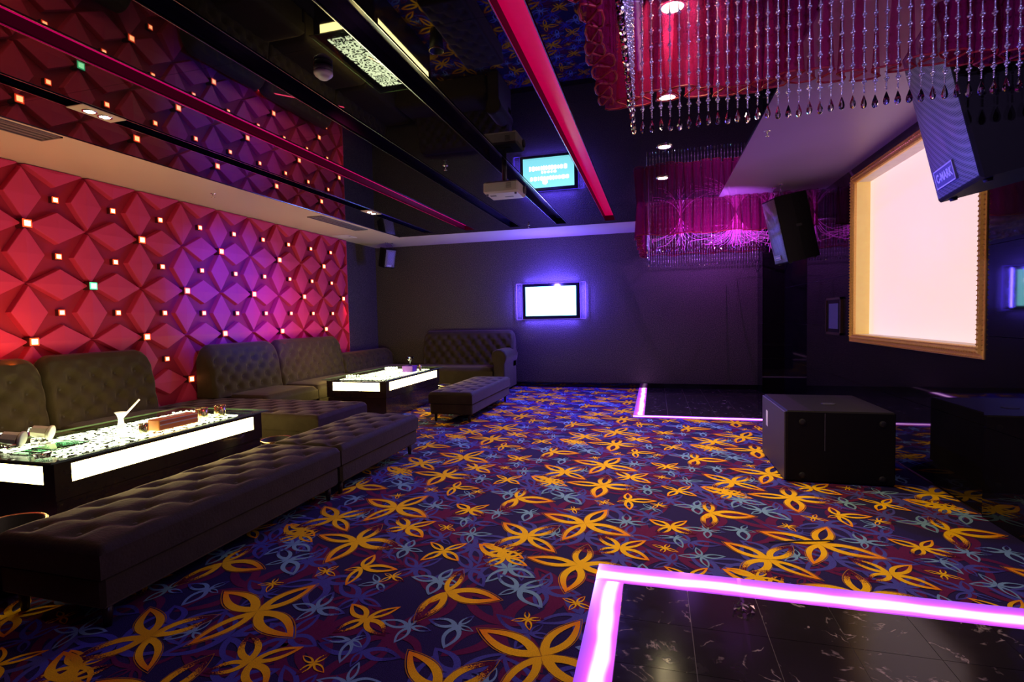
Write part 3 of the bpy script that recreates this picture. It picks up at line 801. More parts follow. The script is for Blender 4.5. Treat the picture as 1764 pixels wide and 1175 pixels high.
def cushion(x0, x1, y0, y1, z0, z1, r=0.05, a=0.26, b=0.24, puff=0.012, quilt=True, res=0.017):
    """upholstered block with a rolled edge and a quilted top"""
    nx = max(6, int((x1-x0)/res)); ny = max(6, int((y1-y0)/res))
    def fn(u, v):
        x = x0+(x1-x0)*u; y = y0+(y1-y0)*v
        ex = min(x-x0, x1-x); ey = min(y-y0, y1-y)
        def rr(e): 
            k = max(0, 1-e/r); return r*(1-sqrt(max(0, 1-k*k)))
        drop = min(r, hypot(rr(ex), rr(ey)))
        z = z1-drop
        m_ = min(1, min(ex, ey)/(r*1.2))
        if quilt: z -= tuft(x-(x0+x1)/2+a/4, y-(y0+y1)/2, a, b)*m_
        z += puff*min(1, ex/0.2)*min(1, ey/0.2)
        return (x, y, z)
    mb = MB().grid(fn, nx, ny)
    # skirt
    b0 = len(mb.v); per = []
    per += [(i, 0) for i in range(nx+1)] + [(nx, j) for j in range(1, ny+1)] + [(i, ny) for i in range(nx-1, -1, -1)] + [(0, j) for j in range(ny-1, 0, -1)]
    idx = [j*(nx+1)+i for (i, j) in per]
    vs = [(mb.v[k][0], mb.v[k][1], z0) for k in idx]
    mb.v += vs
    n = len(idx)
    for k in range(n):
        mb.f.append((idx[k], b0+k, b0+(k+1) % n, idx[(k+1) % n])); mb.m.append(0); mb.sm.append(False)
    mb.f.append(tuple(b0+k for k in range(n-1, -1, -1))); mb.m.append(0); mb.sm.append(False)
    return mb
def button_spots(x0, x1, y0, y1, z, a, b, mg=0.07):
    out = []; cx, cy = (x0+x1)/2-a/4, (y0+y1)/2
    for i in range(-20, 21):
        for j in range(-20, 21):
            x = cx+(i/2)*a; y = cy+(j/2)*b
            if (i+j) % 2 == 0 and x0+mg < x < x1-mg and y0+mg < y < y1-mg: out.append((x, y, z))
    return out
def leg_mb(x, y, h=0.12, r0=0.028, r1=0.018): return MB().lathe([(r1, 0), (r0, h)], (x, y, 0), 12)
def bench(label, x0, x1, y0, y1, h=0.46, group='tufted velvet benches in front of the tables'):
    t = thing('bench', label, 'bench', ((x0+x1)/2, (y0+y1)/2, 0), group)
    obj('base', MB().bbox(x0+0.012, x1-0.012, y0+0.012, y1-0.012, 0.12, h-0.17, 0.02), M_velvet, t)
    cu = obj('cushion', cushion(x0, x1, y0, y1, h-0.175, h, a=0.32, b=0.36), M_velvet, t)
    obj('buttons', buttons(button_spots(x0, x1, y0, y1, h-0.013, 0.32, 0.36), (0, 0, 1)), M_velvet2, cu, kind='stuff')
    for (x, y) in ((x0+0.08, y0+0.08), (x1-0.08, y0+0.08), (x0+0.08, y1-0.08), (x1-0.08, y1-0.08)):
        obj('leg', leg_mb(x, y), M_leg, t)
    return t
bench('long dark velvet bench nearest the camera, beside the near table', -3.42, -2.66, 1.87, 3.905)
bench('middle dark velvet bench butted against the end of the nearest bench', -3.40, -2.66, 3.925, 5.45)
bench('blue-lit dark velvet bench in front of the far table', -3.30, -2.60, 7.13, 9.20)
# quilted platform between the two seating groups
t = thing('ottoman', 'wide quilted velvet ottoman reaching from the red wall between the tables', 'ottoman', (-5.05, 5.58, 0))
obj('base', MB().bbox(-6.33, -3.74, 5.075, 6.085, 0.10, 0.30, 0.02), M_velvet, t)
cu = obj('cushion', cushion(-6.35, -3.72, 5.06, 6.10, 0.29, 0.475, a=0.32, b=0.36), M_velvet, t)
obj('buttons', buttons(button_spots(-6.35, -3.72, 5.06, 6.10, 0.462, 0.32, 0.36), (0, 0, 1)), M_velvet2, cu, kind='stuff')
for (x, y) in ((-3.82, 5.16), (-3.82, 6.0), (-6.3, 5.16), (-6.3, 6.0)): obj('leg', leg_mb(x, y, 0.11), M_leg, t)

def backrest(s0, s1, A, O, org, D=0.42, zb=0.5, zt=1.25, a=0.24, b=0.27):
    """A = direction along, O = direction out of the wall, org = point on the wall"""
    H = zt-zb
    prof = [(D, 0), (D*0.97, 0.12), (D*0.93, 0.25), (D*0.89, 0.4), (D*0.85, 0.55), (D*0.79, 0.70), (D*0.71, 0.82), (D*0.58, 0.92), (D*0.42, 0.98), (D*0.25, 1.0), (0.05, 0.97), (0.005, 0.85), (0.0, 0.5), (0.0, 0)]
    L = s1-s0; ns = max(10, int(L/0.02))
    # dense resample of the profile
    pts = []
    for k in range(len(prof)-1):
        seg = 5 if k < 9 else 2
        for q in range(seg):
            u = q/seg; pts.append((prof[k][0]*(1-u)+prof[k+1][0]*u, (prof[k][1]*(1-u)+prof[k+1][1]*u)*H))
    pts.append((prof[-1][0], 0))
    arc = [0]
    for k in range(1, len(pts)): arc.append(arc[-1]+hypot(pts[k][0]-pts[k-1][0], pts[k][1]-pts[k-1][1]))
    nt_ = len(pts)-1
    front_end = 0.92*H
    def fn(u, v):
        s = L*u; k = min(nt_, int(round(v*nt_)))
        d, z = pts[k]
        e = min(s, L-s)
        k1 = max(0, 1-e/0.13); k2 = max(0, 1-e/0.05)
        z2 = z*(1-(0.14/H)*(1-sqrt(max(0, 1-k1*k1))))
        d2_ = d*(1-0.22*(1-sqrt(max(0, 1-k2*k2))))
        fr = 1.0 if z < front_end*0.8 and k < nt_*0.8 else max(0, 1-(z-front_end*0.8)/(0.2*H)) if k < nt_*0.8 else 0
        m_ = min(1, e/0.08)*min(1, (arc[k]+0.01)/0.06)*fr
        d2_ = max(0.0, d2_-1.9*tuft(s-L/2, arc[k]-0.12, a, b)*m_)
        p = Vector(org)+A*(s0+s)+O*d2_; return (p[0], p[1], zb+z2)
    mb = MB().grid(fn, ns, nt_)
    for i in (0, ns):
        ring_ = [j*(ns+1)+i for j in range(nt_+1)]
        mb.f.append(tuple(ring_ if i == 0 else ring_[::-1])); mb.m.append(0); mb.sm.append(False)
    bt = []
    for i in range(-30, 31):
        for j in range(0, 8):
            s = L/2+(i/2)*a; q = 0.12+(j/2)*b
            if (i+j) % 2 == 0 and 0.08 < s < L-0.08:
                kk = min(range(len(arc)), key=lambda n_: abs(arc[n_]-q))
                if kk < nt_*0.7 and pts[kk][1] < front_end*0.8:
                    p = Vector(org)+A*(s0+s)+O*(pts[kk][0]-0.042); bt.append((p[0], p[1], zb+pts[kk][1]))
    return mb, bt
AX, AYv = Vector((1, 0, 0)), Vector((0, 1, 0))
def sofa(label, s0, s1, A, O, org, seat=1.0, zt=1.25, ss0=None, ss1=None, D=0.35, seatz=0.5):
    ss0 = s0 if ss0 is None else ss0; ss1 = s1 if ss1 is None else ss1
    c0 = Vector(org)+A*((s0+s1)/2)
    t = thing('sofa', label, 'sofa', (c0[0], c0[1], 0), 'dark velvet sofa sections along the walls')
    pa = Vector(org)+A*ss0; pb = Vector(org)+A*ss1+O*seat
    x0, x1 = sorted((pa[0], pb[0])); y0, y1 = sorted((pa[1], pb[1]))
    obj('base', MB().bbox(x0+0.02, x1-0.02, y0+0.01, y1-0.01, 0.06, 0.31, 0.02), M_velvet, t)
    obj('seat', cushion(x0, x1, y0+0.002, y1-0.002, 0.29, seatz, r=0.07, quilt=False, puff=0.02, res=0.05), M_velvet, t)
    mb, bt = backrest(s0, s1, A, O, org, D=D, zt=zt, zb=seatz-0.01)
    br = obj('backrest', mb, M_velvet, t)
    if bt: obj('buttons', buttons(bt, O), M_velvet2, br, kind='stuff')
    for (x, y) in ((x0+0.1, y0+0.1), (x1-0.1, y0+0.1), (x0+0.1, y1-0.1), (x1-0.1, y1-0.1)):
        obj('leg', leg_mb(x, y, 0.07), M_leg, t)
    return t
WL = (XL+0.125, 0, 0)
sofa('high-backed velvet sofa section cut by the left edge of the picture', 2.55, 3.83, AYv, AX, WL, zt=1.24)
sofa('high-backed velvet sofa section behind the near table, left of the bare red wall', 3.85, 5.04, AYv, AX, WL, zt=1.25)
sofa('high-backed velvet sofa section just right of the bare red wall', 5.90, 7.28, AYv, AX, WL, ss0=6.11, ss1=7.28, zt=1.25)
sofa('high-backed velvet sofa section at the right end of the red wall', 7.295, 9.08, AYv, AX, WL, ss0=7.295, ss1=9.08, zt=1.26)
sofa('low-backed velvet corner section past the end of the red wall', 9.11, 11.15, AYv, AX, WL, zt=0.90, D=0.38)
WB = (0, YB-0.05, 0)
tb = sofa('velvet sofa with rolled arm against the speckled back wall', -5.15, -3.0, AX, -AYv, WB, zt=1.28, seat=0.95, ss0=-5.31, ss1=-3.27)
arm = MB()
def armfn(u, v):
    y = YB-0.06-0.98*u
    prof = [(0.12, 0.06), (0.12, 0.60), (0.155, 0.68), (0.165, 0.76), (0.13, 0.85), (0.05, 0.895), (-0.05, 0.895), (-0.13, 0.85), (-0.165, 0.76), (-0.14, 0.67), (-0.11, 0.60), (-0.11, 0.06)]
    k = min(len(prof)-1, int(round(v*(len(prof)-1))))
    e = min(u, 1-u)*0.98; kk = max(0, 1-e/0.03); sh = 1-0.08*(1-sqrt(1-kk*kk))
    return (-3.12+prof[k][0]*sh, y, 0.06+(prof[k][1]-0.06)*(1-0.03*(1-sqrt(1-kk*kk))))
arm.grid(armfn, 30, 11)
for i in (0, 30):
    rg = [j*31+i for j in range(12)]
    arm.f.append(tuple(rg if i == 0 else rg[::-1])); arm.m.append(0); arm.sm.append(False)
obj('arm', arm, M_velvet, tb)

# ================================================================== LIT COFFEE TABLES
def table(label, y0, y1, x0=-5.05, x1=-4.0):
    t = thing('coffee_table', label, 'coffee table', ((x0+x1)/2, (y0+y1)/2, 0))
    body = MB()
    body.box(x0+0.012, x1-0.012, y0+0.012, y1-0.012, 0.0, 0.335).box(x0, x1, y0, y1, 0.341, 0.452)
    body.box(x0, x1, y0, y1, 0.582, 0.604)
    e = 0.11
    for (xa, xb) in ((x0, x0+e), (x1-e, x1)):
        for (ya, yb) in ((y0, y0+e), (y1-e, y1)):
            body.box(xa, xb, ya, yb, 0.452, 0.582)
    obj('body', body, M_tablebody, t)
    obj('light_panel', MB().box(x0+e, x1-e, y0+0.004, y0+0.012, 0.452, 0.582), M_panel, t)
    obj('light_panel', MB().box(x0+e, x1-e, y1-0.012, y1-0.004, 0.452, 0.582), M_panel, t)
    obj('light_panel', MB().box(x1-0.012, x1-0.004, y0+0.11, y1-0.11, 0.452, 0.582), M_panel, t)
    obj('light_panel', MB().box(x0+0.004, x0+0.012, y0+0.11, y1-0.11, 0.452, 0.582), M_panel, t)
    obj('scroll_light_panel', MB().box(x0+0.13, x1-0.13, y0+0.16, y1-0.16, 0.604, 0.608), M_fret, t)
    g = obj('glass_top', MB().box(x0-0.05, x1+0.05, y0-0.05, y1+0.05, 0.617, 0.629), M_ttglass, t)
    ed = MB()
    X0, X1, Y0, Y1 = x0-0.052, x1+0.052, y0-0.052, y1+0.052
    ed.box(X0, X1, Y0, Y0+0.004, 0.6165, 0.6295).box(X0, X1, Y1-0.004, Y1, 0.6165, 0.6295)
    ed.box(X0, X0+0.004, Y0, Y1, 0.6165, 0.6295).box(X1-0.004, X1, Y0, Y1, 0.6165, 0.6295)
    obj('green_glass_edge', ed, M_gedge, g)
    for (x, y) in ((x0+0.06, y0+0.06), (x1-0.06, y0+0.06), (x0+0.06, y1-0.06), (x1-0.06, y1-0.06)):
        obj('glass_spacer', MB().lathe([(0.012, 0.604), (0.012, 0.617)], (x, y, 0), 12), M_chrome, t)
table('near glass-topped coffee table with glowing side panels and scroll top', 2.55, 4.50)
table('far glass-topped coffee table with glowing side panels', 7.12, 9.16)

# ================================================================== GILT FRAMED SCREEN IN THE RIGHT WALL
fy0, fy1, fz0, fz1 = 4.56, 7.28, 1.17, 3.175
fr = thing('picture_frame', 'carved gilt frame around the big pale lit screen on the black tiled wall', 'frame', (XR, (fy0+fy1)/2, fz0))
def frame_side(y0, z0, y1, z1, iy0, iz0, iy1, iz1):
    # mitred profile: outer edge -> inner edge, heights stand proud of the wall
    prof = [(0.0, 0.0), (0.0, 0.030), (0.12, 0.036), (0.22, 0.024), (0.45, 0.046), (0.62, 0.050), (0.78, 0.032), (0.92, 0.034), (1.0, 0.020), (1.0, -0.005)]
    vs = []
    for (f_, h_) in prof:
        vs.append((XR-h_, y0+(iy0-y0)*f_, z0+(iz0-z0)*f_)); vs.append((XR-h_, y1+(iy1-y1)*f_, z1+(iz1-z1)*f_))
    fs = [(2*k, 2*k+1, 2*k+3, 2*k+2) for k in range(len(prof)-1)]
    return MB().add(vs, fs)
W_ = 0.095
cr_ = [(fy0, fz0), (fy1, fz0), (fy1, fz1), (fy0, fz1)]
ci_ = [(fy0+W_, fz0+W_), (fy1-W_, fz0+W_), (fy1-W_, fz1-W_), (fy0+W_, fz1-W_)]
for k in range(4):
    a, b = cr_[k], cr_[(k+1) % 4]; ia, ib = ci_[k], ci_[(k+1) % 4]
    sd = obj('frame_side', frame_side(a[0], a[1], b[0], b[1], ia[0], ia[1], ib[0], ib[1]), M_gold, fr)
    cv = MB(); L = hypot(b[0]-a[0], b[1]-a[1]); n = int(L/0.036)
    dy, dz = (b[0]-a[0])/L, (b[1]-a[1])/L
    ny, nz = (ia[0]-a[0])/W_, (ia[1]-a[1])/W_
    ny, nz = ny-dy*(ny*dy+nz*dz), nz-dz*(ny*dy+nz*dz)
    for q in range(2, n-1):
        s = q*L/n
        for (off, r_, hh) in ((0.012, 0.009, 0.048), (0.052, 0.016, 0.060), (0.084, 0.008, 0.046)):
            if off == 0.084 and (q < 3 or q > n-3): continue
            cy = a[0]+dy*s+ny*off; cz = a[1]+dz*s+nz*off
            l2 = 0.016 if off != 0.052 else 0.017
            cv.add([(XR-hh, cy, cz), (XR-hh+0.02, cy+dy*l2, cz+dz*l2), (XR-hh+0.02, cy+ny*r_, cz+nz*r_), (XR-hh+0.02, cy-dy*l2, cz-dz*l2), (XR-hh+0.02, cy-ny*r_, cz-nz*r_)],
                   [(0, 1, 2), (0, 2, 3), (0, 3, 4), (0, 4, 1)])
    obj('carving', cv, M_gold, sd, kind='stuff')
ps = thing('projection_screen', 'big pale pinkish backlit screen inside the gilt frame', 'screen', (XR+0.15, (fy0+fy1)/2, NZ0))
obj('screen_cloth', MB().box(XR+0.150, XR+0.158, NY0, NY1, NZ0, NZ1), M_projscr, ps)
for (ya, yb) in ((NY1-0.004, NY1), (NY0, NY0+0.004)):
    obj('side_reveal', MB().box(XR, XR+0.15, ya, yb, NZ0, NZ1), M_reveal, ps, label='upright reveal with a painted-in yellow glow')
for (za, zb) in ((NZ0, NZ0+0.004), (NZ1-0.004, NZ1)):
    obj('flat_reveal', MB().box(XR, XR+0.15, NY0, NY1, za, zb), M_frost, ps)

# control panel let into the tiles
cp = thing('wall_control_panel', 'small framed touch panel on the black tiles left of the gilt frame', 'control panel', (XR, 7.92, 1.23))
a0, a1, c0, c1 = 7.61, 8.22, 1.23, 1.73
fm = MB()
for (ya, yb, za, zb) in ((a0, a1, c0, c0+0.03), (a0, a1, c1-0.03, c1), (a0, a0+0.03, c0, c1), (a1-0.03, a1, c0, c1)):
    fm.box(XR-0.03, XR, ya, yb, za, zb)
obj('bezel', fm, M_trim2 if 'M_trim2' in globals() else M_brass, cp)
obj('glass_face', MB().box(XR-0.016, XR-0.004, a0+0.03, a1-0.03, c0+0.03, c1-0.03), M_bezel, cp)
obj('inner_plate', MB().box(XR-0.022, XR-0.016, a0+0.12, a1-0.12, c0+0.08, c1-0.08), M_badge, cp)

# ------------------------------------------------------------------ small wall screen on the back wall
tv = thing('television', 'small bright wall screen in a clear-edged frame on the speckled wall', 'television', (-2.20, YB, 1.50))
obj('casing', MB().bbox(-2.82, -1.57, YB-0.075, YB-0.012, 1.51, 2.28, 0.012), M_bezel, tv)
obj('screen', MB().box(-2.755, -1.635, YB-0.082, YB-0.074, 1.575, 2.215), M_tv, tv)
gl = MB()
for (xa, xb, za, zb) in ((-2.97, -1.43, 2.285, 2.292), (-2.97, -1.43, 1.500, 1.507), (-2.97, -2.963, 1.5, 2.292), (-1.437, -1.43, 1.5, 2.292), (-2.845, -2.838, 1.5, 2.292), (-1.555, -1.548, 1.5, 2.292)):
    gl.box(xa, xb, YB-0.05, YB-0.04, za, zb)
obj('outer_frame', gl, M_violetedge if 'M_violetedge' in globals() else M_trim, tv)
# two blurred white rows of song titles
rq = random.Random(5)
for (z, xs, xe, hh) in ((2.02, -2.60, -1.80, 0.075), (1.80, -2.62, -1.80, 0.085), (1.89, -2.35, -2.05, 0.04)):
    x = xs; tx = MB()
    while x < xe:
        w_ = rq.uniform(0.035, 0.075); h_ = hh*rq.uniform(0.75, 1.0)
        tx.box(x, x+w_, YB-0.086, YB-0.082, z-h_/2, z+h_/2); tx.box(x+w_*0.3, x+w_*0.7, YB-0.087, YB-0.083, z-h_/2-0.01, z+h_/2+0.01)
        x += w_+rq.uniform(0.008, 0.02)
    obj('song_title_text', tx, M_tvtext, tv, kind='stuff')

# ------------------------------------------------------------------ loudspeakers
def loudspeaker(label, O, yaw, pitch, w_, h_, d_, hooks=True, group='hanging loudspeakers'):
    n = Vector((-cos(yaw)*cos(pitch), -sin(yaw)*cos(pitch), -sin(pitch)))
    b = Vector((-sin(yaw), cos(yaw), 0)); u = b.cross(n)
    if u[2] < 0: u = -u
    # local axes: x back, y across (b), z up
    M = Matrix(((-n[0], b[0], u[0], O[0]), (-n[1], b[1], u[1], O[1]), (-n[2], b[2], u[2], O[2]), (0, 0, 0, 1)))
    t = thing('loudspeaker', label, 'loudspeaker', O, group)
    hw = w_/2
    cab = MB(); c = 0.018; hb = hw*0.86
    def ringp(x, hw_, z0, z1): return [(x, -hw_, z0), (x, hw_, z0), (x, hw_, z1), (x, -hw_, z1)]
    vs = ringp(0.0, hw-0.012, 0.012, h_-0.012)+ringp(0.012, hw, 0, h_)+ringp(d_*0.5, hw, 0, h_)+ringp(d_-0.015, hb, 0, h_)+ringp(d_, hb-0.015, 0.015, h_-0.015)
    fs = [(3, 2, 1, 0)]
    for r_ in range(4):
        for k in range(4): fs.append((r_*4+k, r_*4+(k+1) % 4, r_*4+4+(k+1) % 4, r_*4+4+k))
    fs.append((16, 17, 18, 19))
    cab.add(vs, fs)
    obj('cabinet', cab.xf(M), M_spk, t)
    gr = MB().grid(lambda p, q: (-0.012*(1-(2*p-1)**4)*(1-(2*q-1)**8)-0.002, -(hw-0.018)+(w_-0.036)*p, 0.02+(h_-0.04)*q), 12, 16)
    obj('grille', gr.xf(M), M_grille, t)
    # badge and its lettering, low on the left of the grille
    bw, bh = w_*0.46, w_*0.46*0.36
    by = hw*0.66-bw/2; bz = h_*0.07
    bd = MB().box(-0.020, -0.006, by-bw/2, by+bw/2, bz, bz+bh)
    bo = obj('badge', bd.xf(M), M_badge, t)
    tb_ = bw*0.022
    ed = MB()
    for (ya, yb, za, zb) in ((by-bw/2, by+bw/2, bz, bz+tb_), (by-bw/2, by+bw/2, bz+bh-tb_, bz+bh), (by-bw/2, by-bw/2+tb_, bz, bz+bh), (by+bw/2-tb_, by+bw/2, bz, bz+bh)):
        ed.box(-0.0222, -0.0195, ya, yb, za, zb)
    obj('badge_rim', ed.xf(M), M_mark, bo)
    cu = bpy.data.curves.new('badge_lettering', 'FONT'); cu.body = 'C-MARK'; cu.size = bh*0.62; cu.align_x = 'CENTER'; cu.align_y = 'CENTER'
    cu.extrude = 0.0008; cu.offset = bh*0.022; cu.materials.append(M_mark)
    tmp = bpy.data.objects.new('badge_lettering_curve', cu); C.objects.link(tmp)
    bpy.context.view_layer.update()
    me_ = bpy.data.meshes.new_from_object(tmp.evaluated_get(bpy.context.evaluated_depsgraph_get()))
    bpy.data.objects.remove(tmp); bpy.data.curves.remove(cu)
    to = bpy.data.objects.new('badge_lettering', me_); C.objects.link(to); to.parent = bo
    # text x -> -b, text y -> u, text z -> n
    T = Matrix(((-b[0], u[0], n[0], 0), (-b[1], u[1], n[1], 0), (-b[2], u[2], n[2], 0), (0, 0, 0, 1)))
    P = M @ Vector((-0.0212, by, bz+bh/2))
    T = Matrix.Translation(P-Vector(O)) @ T
    to.matrix_local = T
    for (x, y) in ((0.05, -hw*0.75), (0.05, hw*0.75), (d_-0.06, -hw*0.65), (d_-0.06, hw*0.65)):
        obj('rubber_foot', MB().lathe([(0.018, -0.016), (0.022, 0.0)], (x, y, 0), 12).xf(M), M_rubber, t)
    # side handle recess
    hd = MB().box(d_*0.45, d_*0.62, -hw-0.003, -hw+0.002, h_*0.50, h_*0.54)
    obj('handle', hd.xf(M), M_rubber, t)
    for (x, y) in ((d_*0.3, -hw*0.5), (d_*0.3, hw*0.5)):
        p = M @ Vector((x, y, h_-0.002)); q = Vector((p[0], p[1], CEIL-0.005))
        obj('hanging_hook', MB().tube([p, p+(q-p)*0.4+Vector((0.012, 0, 0)), p+(q-p)*0.6-Vector((0.008, 0, 0)), q], 0.005, 6), M_chrome, t)
        obj('ceiling_eye', MB().lathe([(0.03, CEIL-0.012), (0.03, CEIL-0.003)], (q[0], q[1], 0), 14), M_chrome, t)
    return t
loudspeaker('near black loudspeaker with readable badge, hanging in front of the gilt frame', (1.645, 3.50, 2.202), -0.159, 0.216, 0.655, 0.93, 0.58)
loudspeaker('far black loudspeaker hanging from the violet soffit beside the far chandelier', (1.697, 7.92, 2.209), 0.248, 0.221, 0.38, 0.896, 0.449)
loudspeaker('dim black loudspeaker hanging in the far left corner above the sofas', (-5.75, 10.55, 2.72), pi-0.5, 0.25, 0.28, 0.42, 0.28)

# ------------------------------------------------------------------ subwoofer on the floor
sb = thing('subwoofer', 'big black subwoofer box standing on the carpet by the tiled wall', 'subwoofer', (1.57, 5.65, 0))
x0, x1, y0, y1, h = 1.134, 2.005, 5.15, 6.17, 0.657
obj('cabinet', MB().bbox(x0+0.012, x1, y0, y1, 0.012, h, 0.012), M_spk, sb)
obj('grille', MB().bbox(x0-0.004, x0+0.012, y0+0.01, y1-0.01, 0.02, h-0.012, 0.004), M_spkface if 'M_spkface' in globals() else M_spk, sb)
obj('badge', MB().box(x0-0.007, x0-0.004, y0+0.72, y0+0.80, 0.36, 0.52), M_mark, sb)
obj('pole_socket', MB().lathe([(0.062, h), (0.062, h+0.004), (0.045, h+0.004), (0.02, h+0.001), (0.0, h+0.001)], (1.60, 5.56, 0), 24), M_rubber, sb)
for (x, z) in ((x0+0.14, h-0.10), (x1-0.10, h-0.10), (x0+0.14, 0.07), (x1-0.10, 0.07)):
    obj('corner_bolt', MB().lathe([(0.028, 0), (0.028, 0.006), (0.012, 0.008), (0, 0.008)], (0, 0, 0), 14, M=Matrix.Rotation(pi/2, 4, 'X')).xf(Matrix.Translation((x, y0, z))), M_rubber, sb)
obj('panel_seam', MB().box(x0+0.32, x0+0.324, y0-0.002, y0+0.001, 0.3, h-0.02), M_grey, sb)
for (x, y) in ((x0+0.1, y0+0.1), (x1-0.1, y0+0.1), (x0+0.1, y1-0.1), (x1-0.1, y1-0.1)):
    obj('rubber_foot', MB().lathe([(0.03, 0), (0.034, 0.014)], (x, y, 0), 14), M_rubber, sb)

# ------------------------------------------------------------------ projector under the ceiling
pj = thing('projector', 'white projector hanging from the mirror ceiling', 'projector', (-1.66, 5.85, 2.93))
px0, px1, py0, py1, pz0, pz1 = -1.86, -1.45, 5.62, 5.98, 2.95, 3.085
obj('case', MB().bbox(px0, px1, py0, py1, pz0, pz1, 0.02), M_white, pj)
obj('lens_barrel', MB().lathe([(0.045, 0), (0.045, 0.02), (0.036, 0.022), (0.030, 0.010), (0.0, 0.006)], n=20, M=Matrix.Rotation(pi/2, 4, 'Y')).xf(Matrix.Translation((px1, 5.88, 3.02))), M_grey, pj)
vm = MB()
for k in range(6): vm.box(px0+0.27, px0+0.33, py0-0.002, py0+0.001, 3.0+k*0.01, 3.004+k*0.01)
obj('vent', vm, M_grey, pj, kind='stuff')
obj('label_plate', MB().box(px0+0.05, px0+0.12, py0+0.10, py0+0.15, pz0-0.002, pz0+0.001).box(px0+0.2, px0+0.3, py0+0.2, py0+0.23, pz0-0.002, pz0+0.001), M_grey, pj)
for (x, y) in ((px0+0.04, py0+0.04), (px1-0.04, py0+0.04)):
    obj('adjusting_foot', MB().lathe([(0.012, pz0-0.018), (0.014, pz0)], (x, y, 0), 12), M_grey, pj)
obj('ceiling_pole', MB().lathe([(0.028, pz1-0.003), (0.028, CEIL+0.1)], (-1.66, 5.82, 0), 14), M_grey, pj)
obj('bracket', MB().box(-1.76, -1.56, 5.74, 5.90, pz1-0.002, pz1+0.012), M_grey, pj)

# ------------------------------------------------------------------ downlights
for k, (x, y) in enumerate(SPOTS):
    names = ['lit round downlight hidden behind the near chandelier curtain', 'second lit round downlight glaring through the near curtain hem',
             'third lit round downlight, just below the crystal drops', 'farthest lit round downlight, above the far chandelier reflection']
    t = thing('downlight', names[k], 'downlight', (x, y, CEIL-0.012), 'round downlights in the mirror ceiling')
    obj('ring', MB().lathe([(0.080, CEIL-0.001), (0.080, CEIL-0.010), (0.062, CEIL-0.012), (0.058, CEIL-0.004)], (x, y, 0), 28, caps=False), M_chrome, t)
    obj('lamp', MB().lathe([(0.0, CEIL-0.0075), (0.058, CEIL-0.0065), (0.058, CEIL-0.002)], (x, y, 0), 24), M_lamp, t)
for k, (ya, yb) in enumerate(((3.07, 3.42), (7.30, 7.65))):
    t = thing('twin_downlight', ['near twin downlight plate in the left dark slot', 'far twin downlight plate in the left dark slot'][k], 'downlight', (-4.36, (ya+yb)/2, CEIL-0.02))
    obj('plate', MB().bbox(-4.45, -4.27, ya, yb, CEIL-0.012, CEIL-0.002, 0.004), M_plaster, t)
    for q in (0, 1):
        yy = (ya+yb)/2 + (q-0.5)*0.12
        rg = obj('lamp_ring', MB().lathe([(0.052, CEIL-0.012), (0.052, CEIL-0.018), (0.04, CEIL-0.019), (0.036, CEIL-0.013)], (-4.36, yy, 0), 20, caps=False), M_chrome, t)
        obj('lamp', MB().lathe([(0.0, CEIL-0.0165), (0.036, CEIL-0.0155), (0.036, CEIL-0.012)], (-4.36, yy, 0), 20), M_lamp, rg)

# ------------------------------------------------------------------ sprinklers, smoke detector, vents
def sprinkler(x, y, label):
    t = thing('sprinkler', label, 'sprinkler', (x, y, CEIL-0.07), 'ceiling sprinkler heads')
    obj('rose', MB().lathe([(0.03, CEIL-0.002), (0.03, CEIL-0.008), (0.012, CEIL-0.012)], (x, y, 0), 16), M_chrome, t)
    obj('head', MB().lathe([(0.008, CEIL-0.012), (0.008, CEIL-0.045), (0.014, CEIL-0.05), (0.024, CEIL-0.055), (0.0, CEIL-0.058)], (x, y, 0), 12), M_chrome, t)
sprinkler(-2.27, 5.53, 'chrome sprinkler head left of the projector')
sprinkler(-2.27, 9.55, 'tiny chrome sprinkler head over the beige border by the small screen')
sprinkler(-5.66, 5.67, 'small sprinkler head on the beige painted border above the red wall')
sprinkler(1.05, 5.51, 'small sprinkler head on the violet soffit below the crystal drops')
sm = thing('smoke_detector', 'round white smoke detector on the mirror ceiling', 'smoke detector', (-2.17, 3.15, 3.2))
obj('base', MB().lathe([(0.062, CEIL), (0.062, CEIL-0.030), (0.058, CEIL-0.032)], (-2.17, 3.15, 0), 28), M_grey, sm)
obj('cover', MB().lathe([(0.062, CEIL-0.032), (0.063, CEIL-0.048), (0.055, CEIL-0.060), (0.045, CEIL-0.062), (0.042, CEIL-0.070), (0.030, CEIL-0.080), (0.0, CEIL-0.084)], (-2.17, 3.15, 0), 28), M_white, sm)
def vent(label, x0, x1, y0, y1, mt=None, nsl=3):
    t = thing('air_vent', label, 'air vent', ((x0+x1)/2, (y0+y1)/2, CEIL-0.012))
    f_ = MB()
    for (a, b, c, d) in ((x0, x0+0.02, y0, y1), (x1-0.02, x1, y0, y1), (x0, x1, y0, y0+0.02), (x0, x1, y1-0.02, y1)): f_.box(a, b, c, d, CEIL-0.014, CEIL-0.001)
    obj('frame', f_, M_grey, t)
    for k in range(nsl):
        x = x0+0.03+(x1-x0-0.06)*(k+0.5)/nsl; w_ = (x1-x0-0.06)/nsl*0.32
        obj('slat', MB().box(x-w_, x+w_, y0+0.02, y1-0.02, CEIL-0.010, CEIL-0.004), M_grey, t)
    obj('back_plate', MB().box(x0+0.02, x1-0.02, y0+0.02, y1-0.02, CEIL-0.0035, CEIL-0.0025), M_rubber, t)
vent('long air vent in the beige border at the left edge of the picture', -5.47, -5.20, 1.9, 3.55)
vent('long dull air vent in the beige border above the far sofa', -5.52, -5.25, 7.42, 8.85)
ah = thing('access_hatch', 'small pale square hatch in the beige border at the end of the red wall', 'hatch', (-6.1, 9.4, CEIL-0.006))
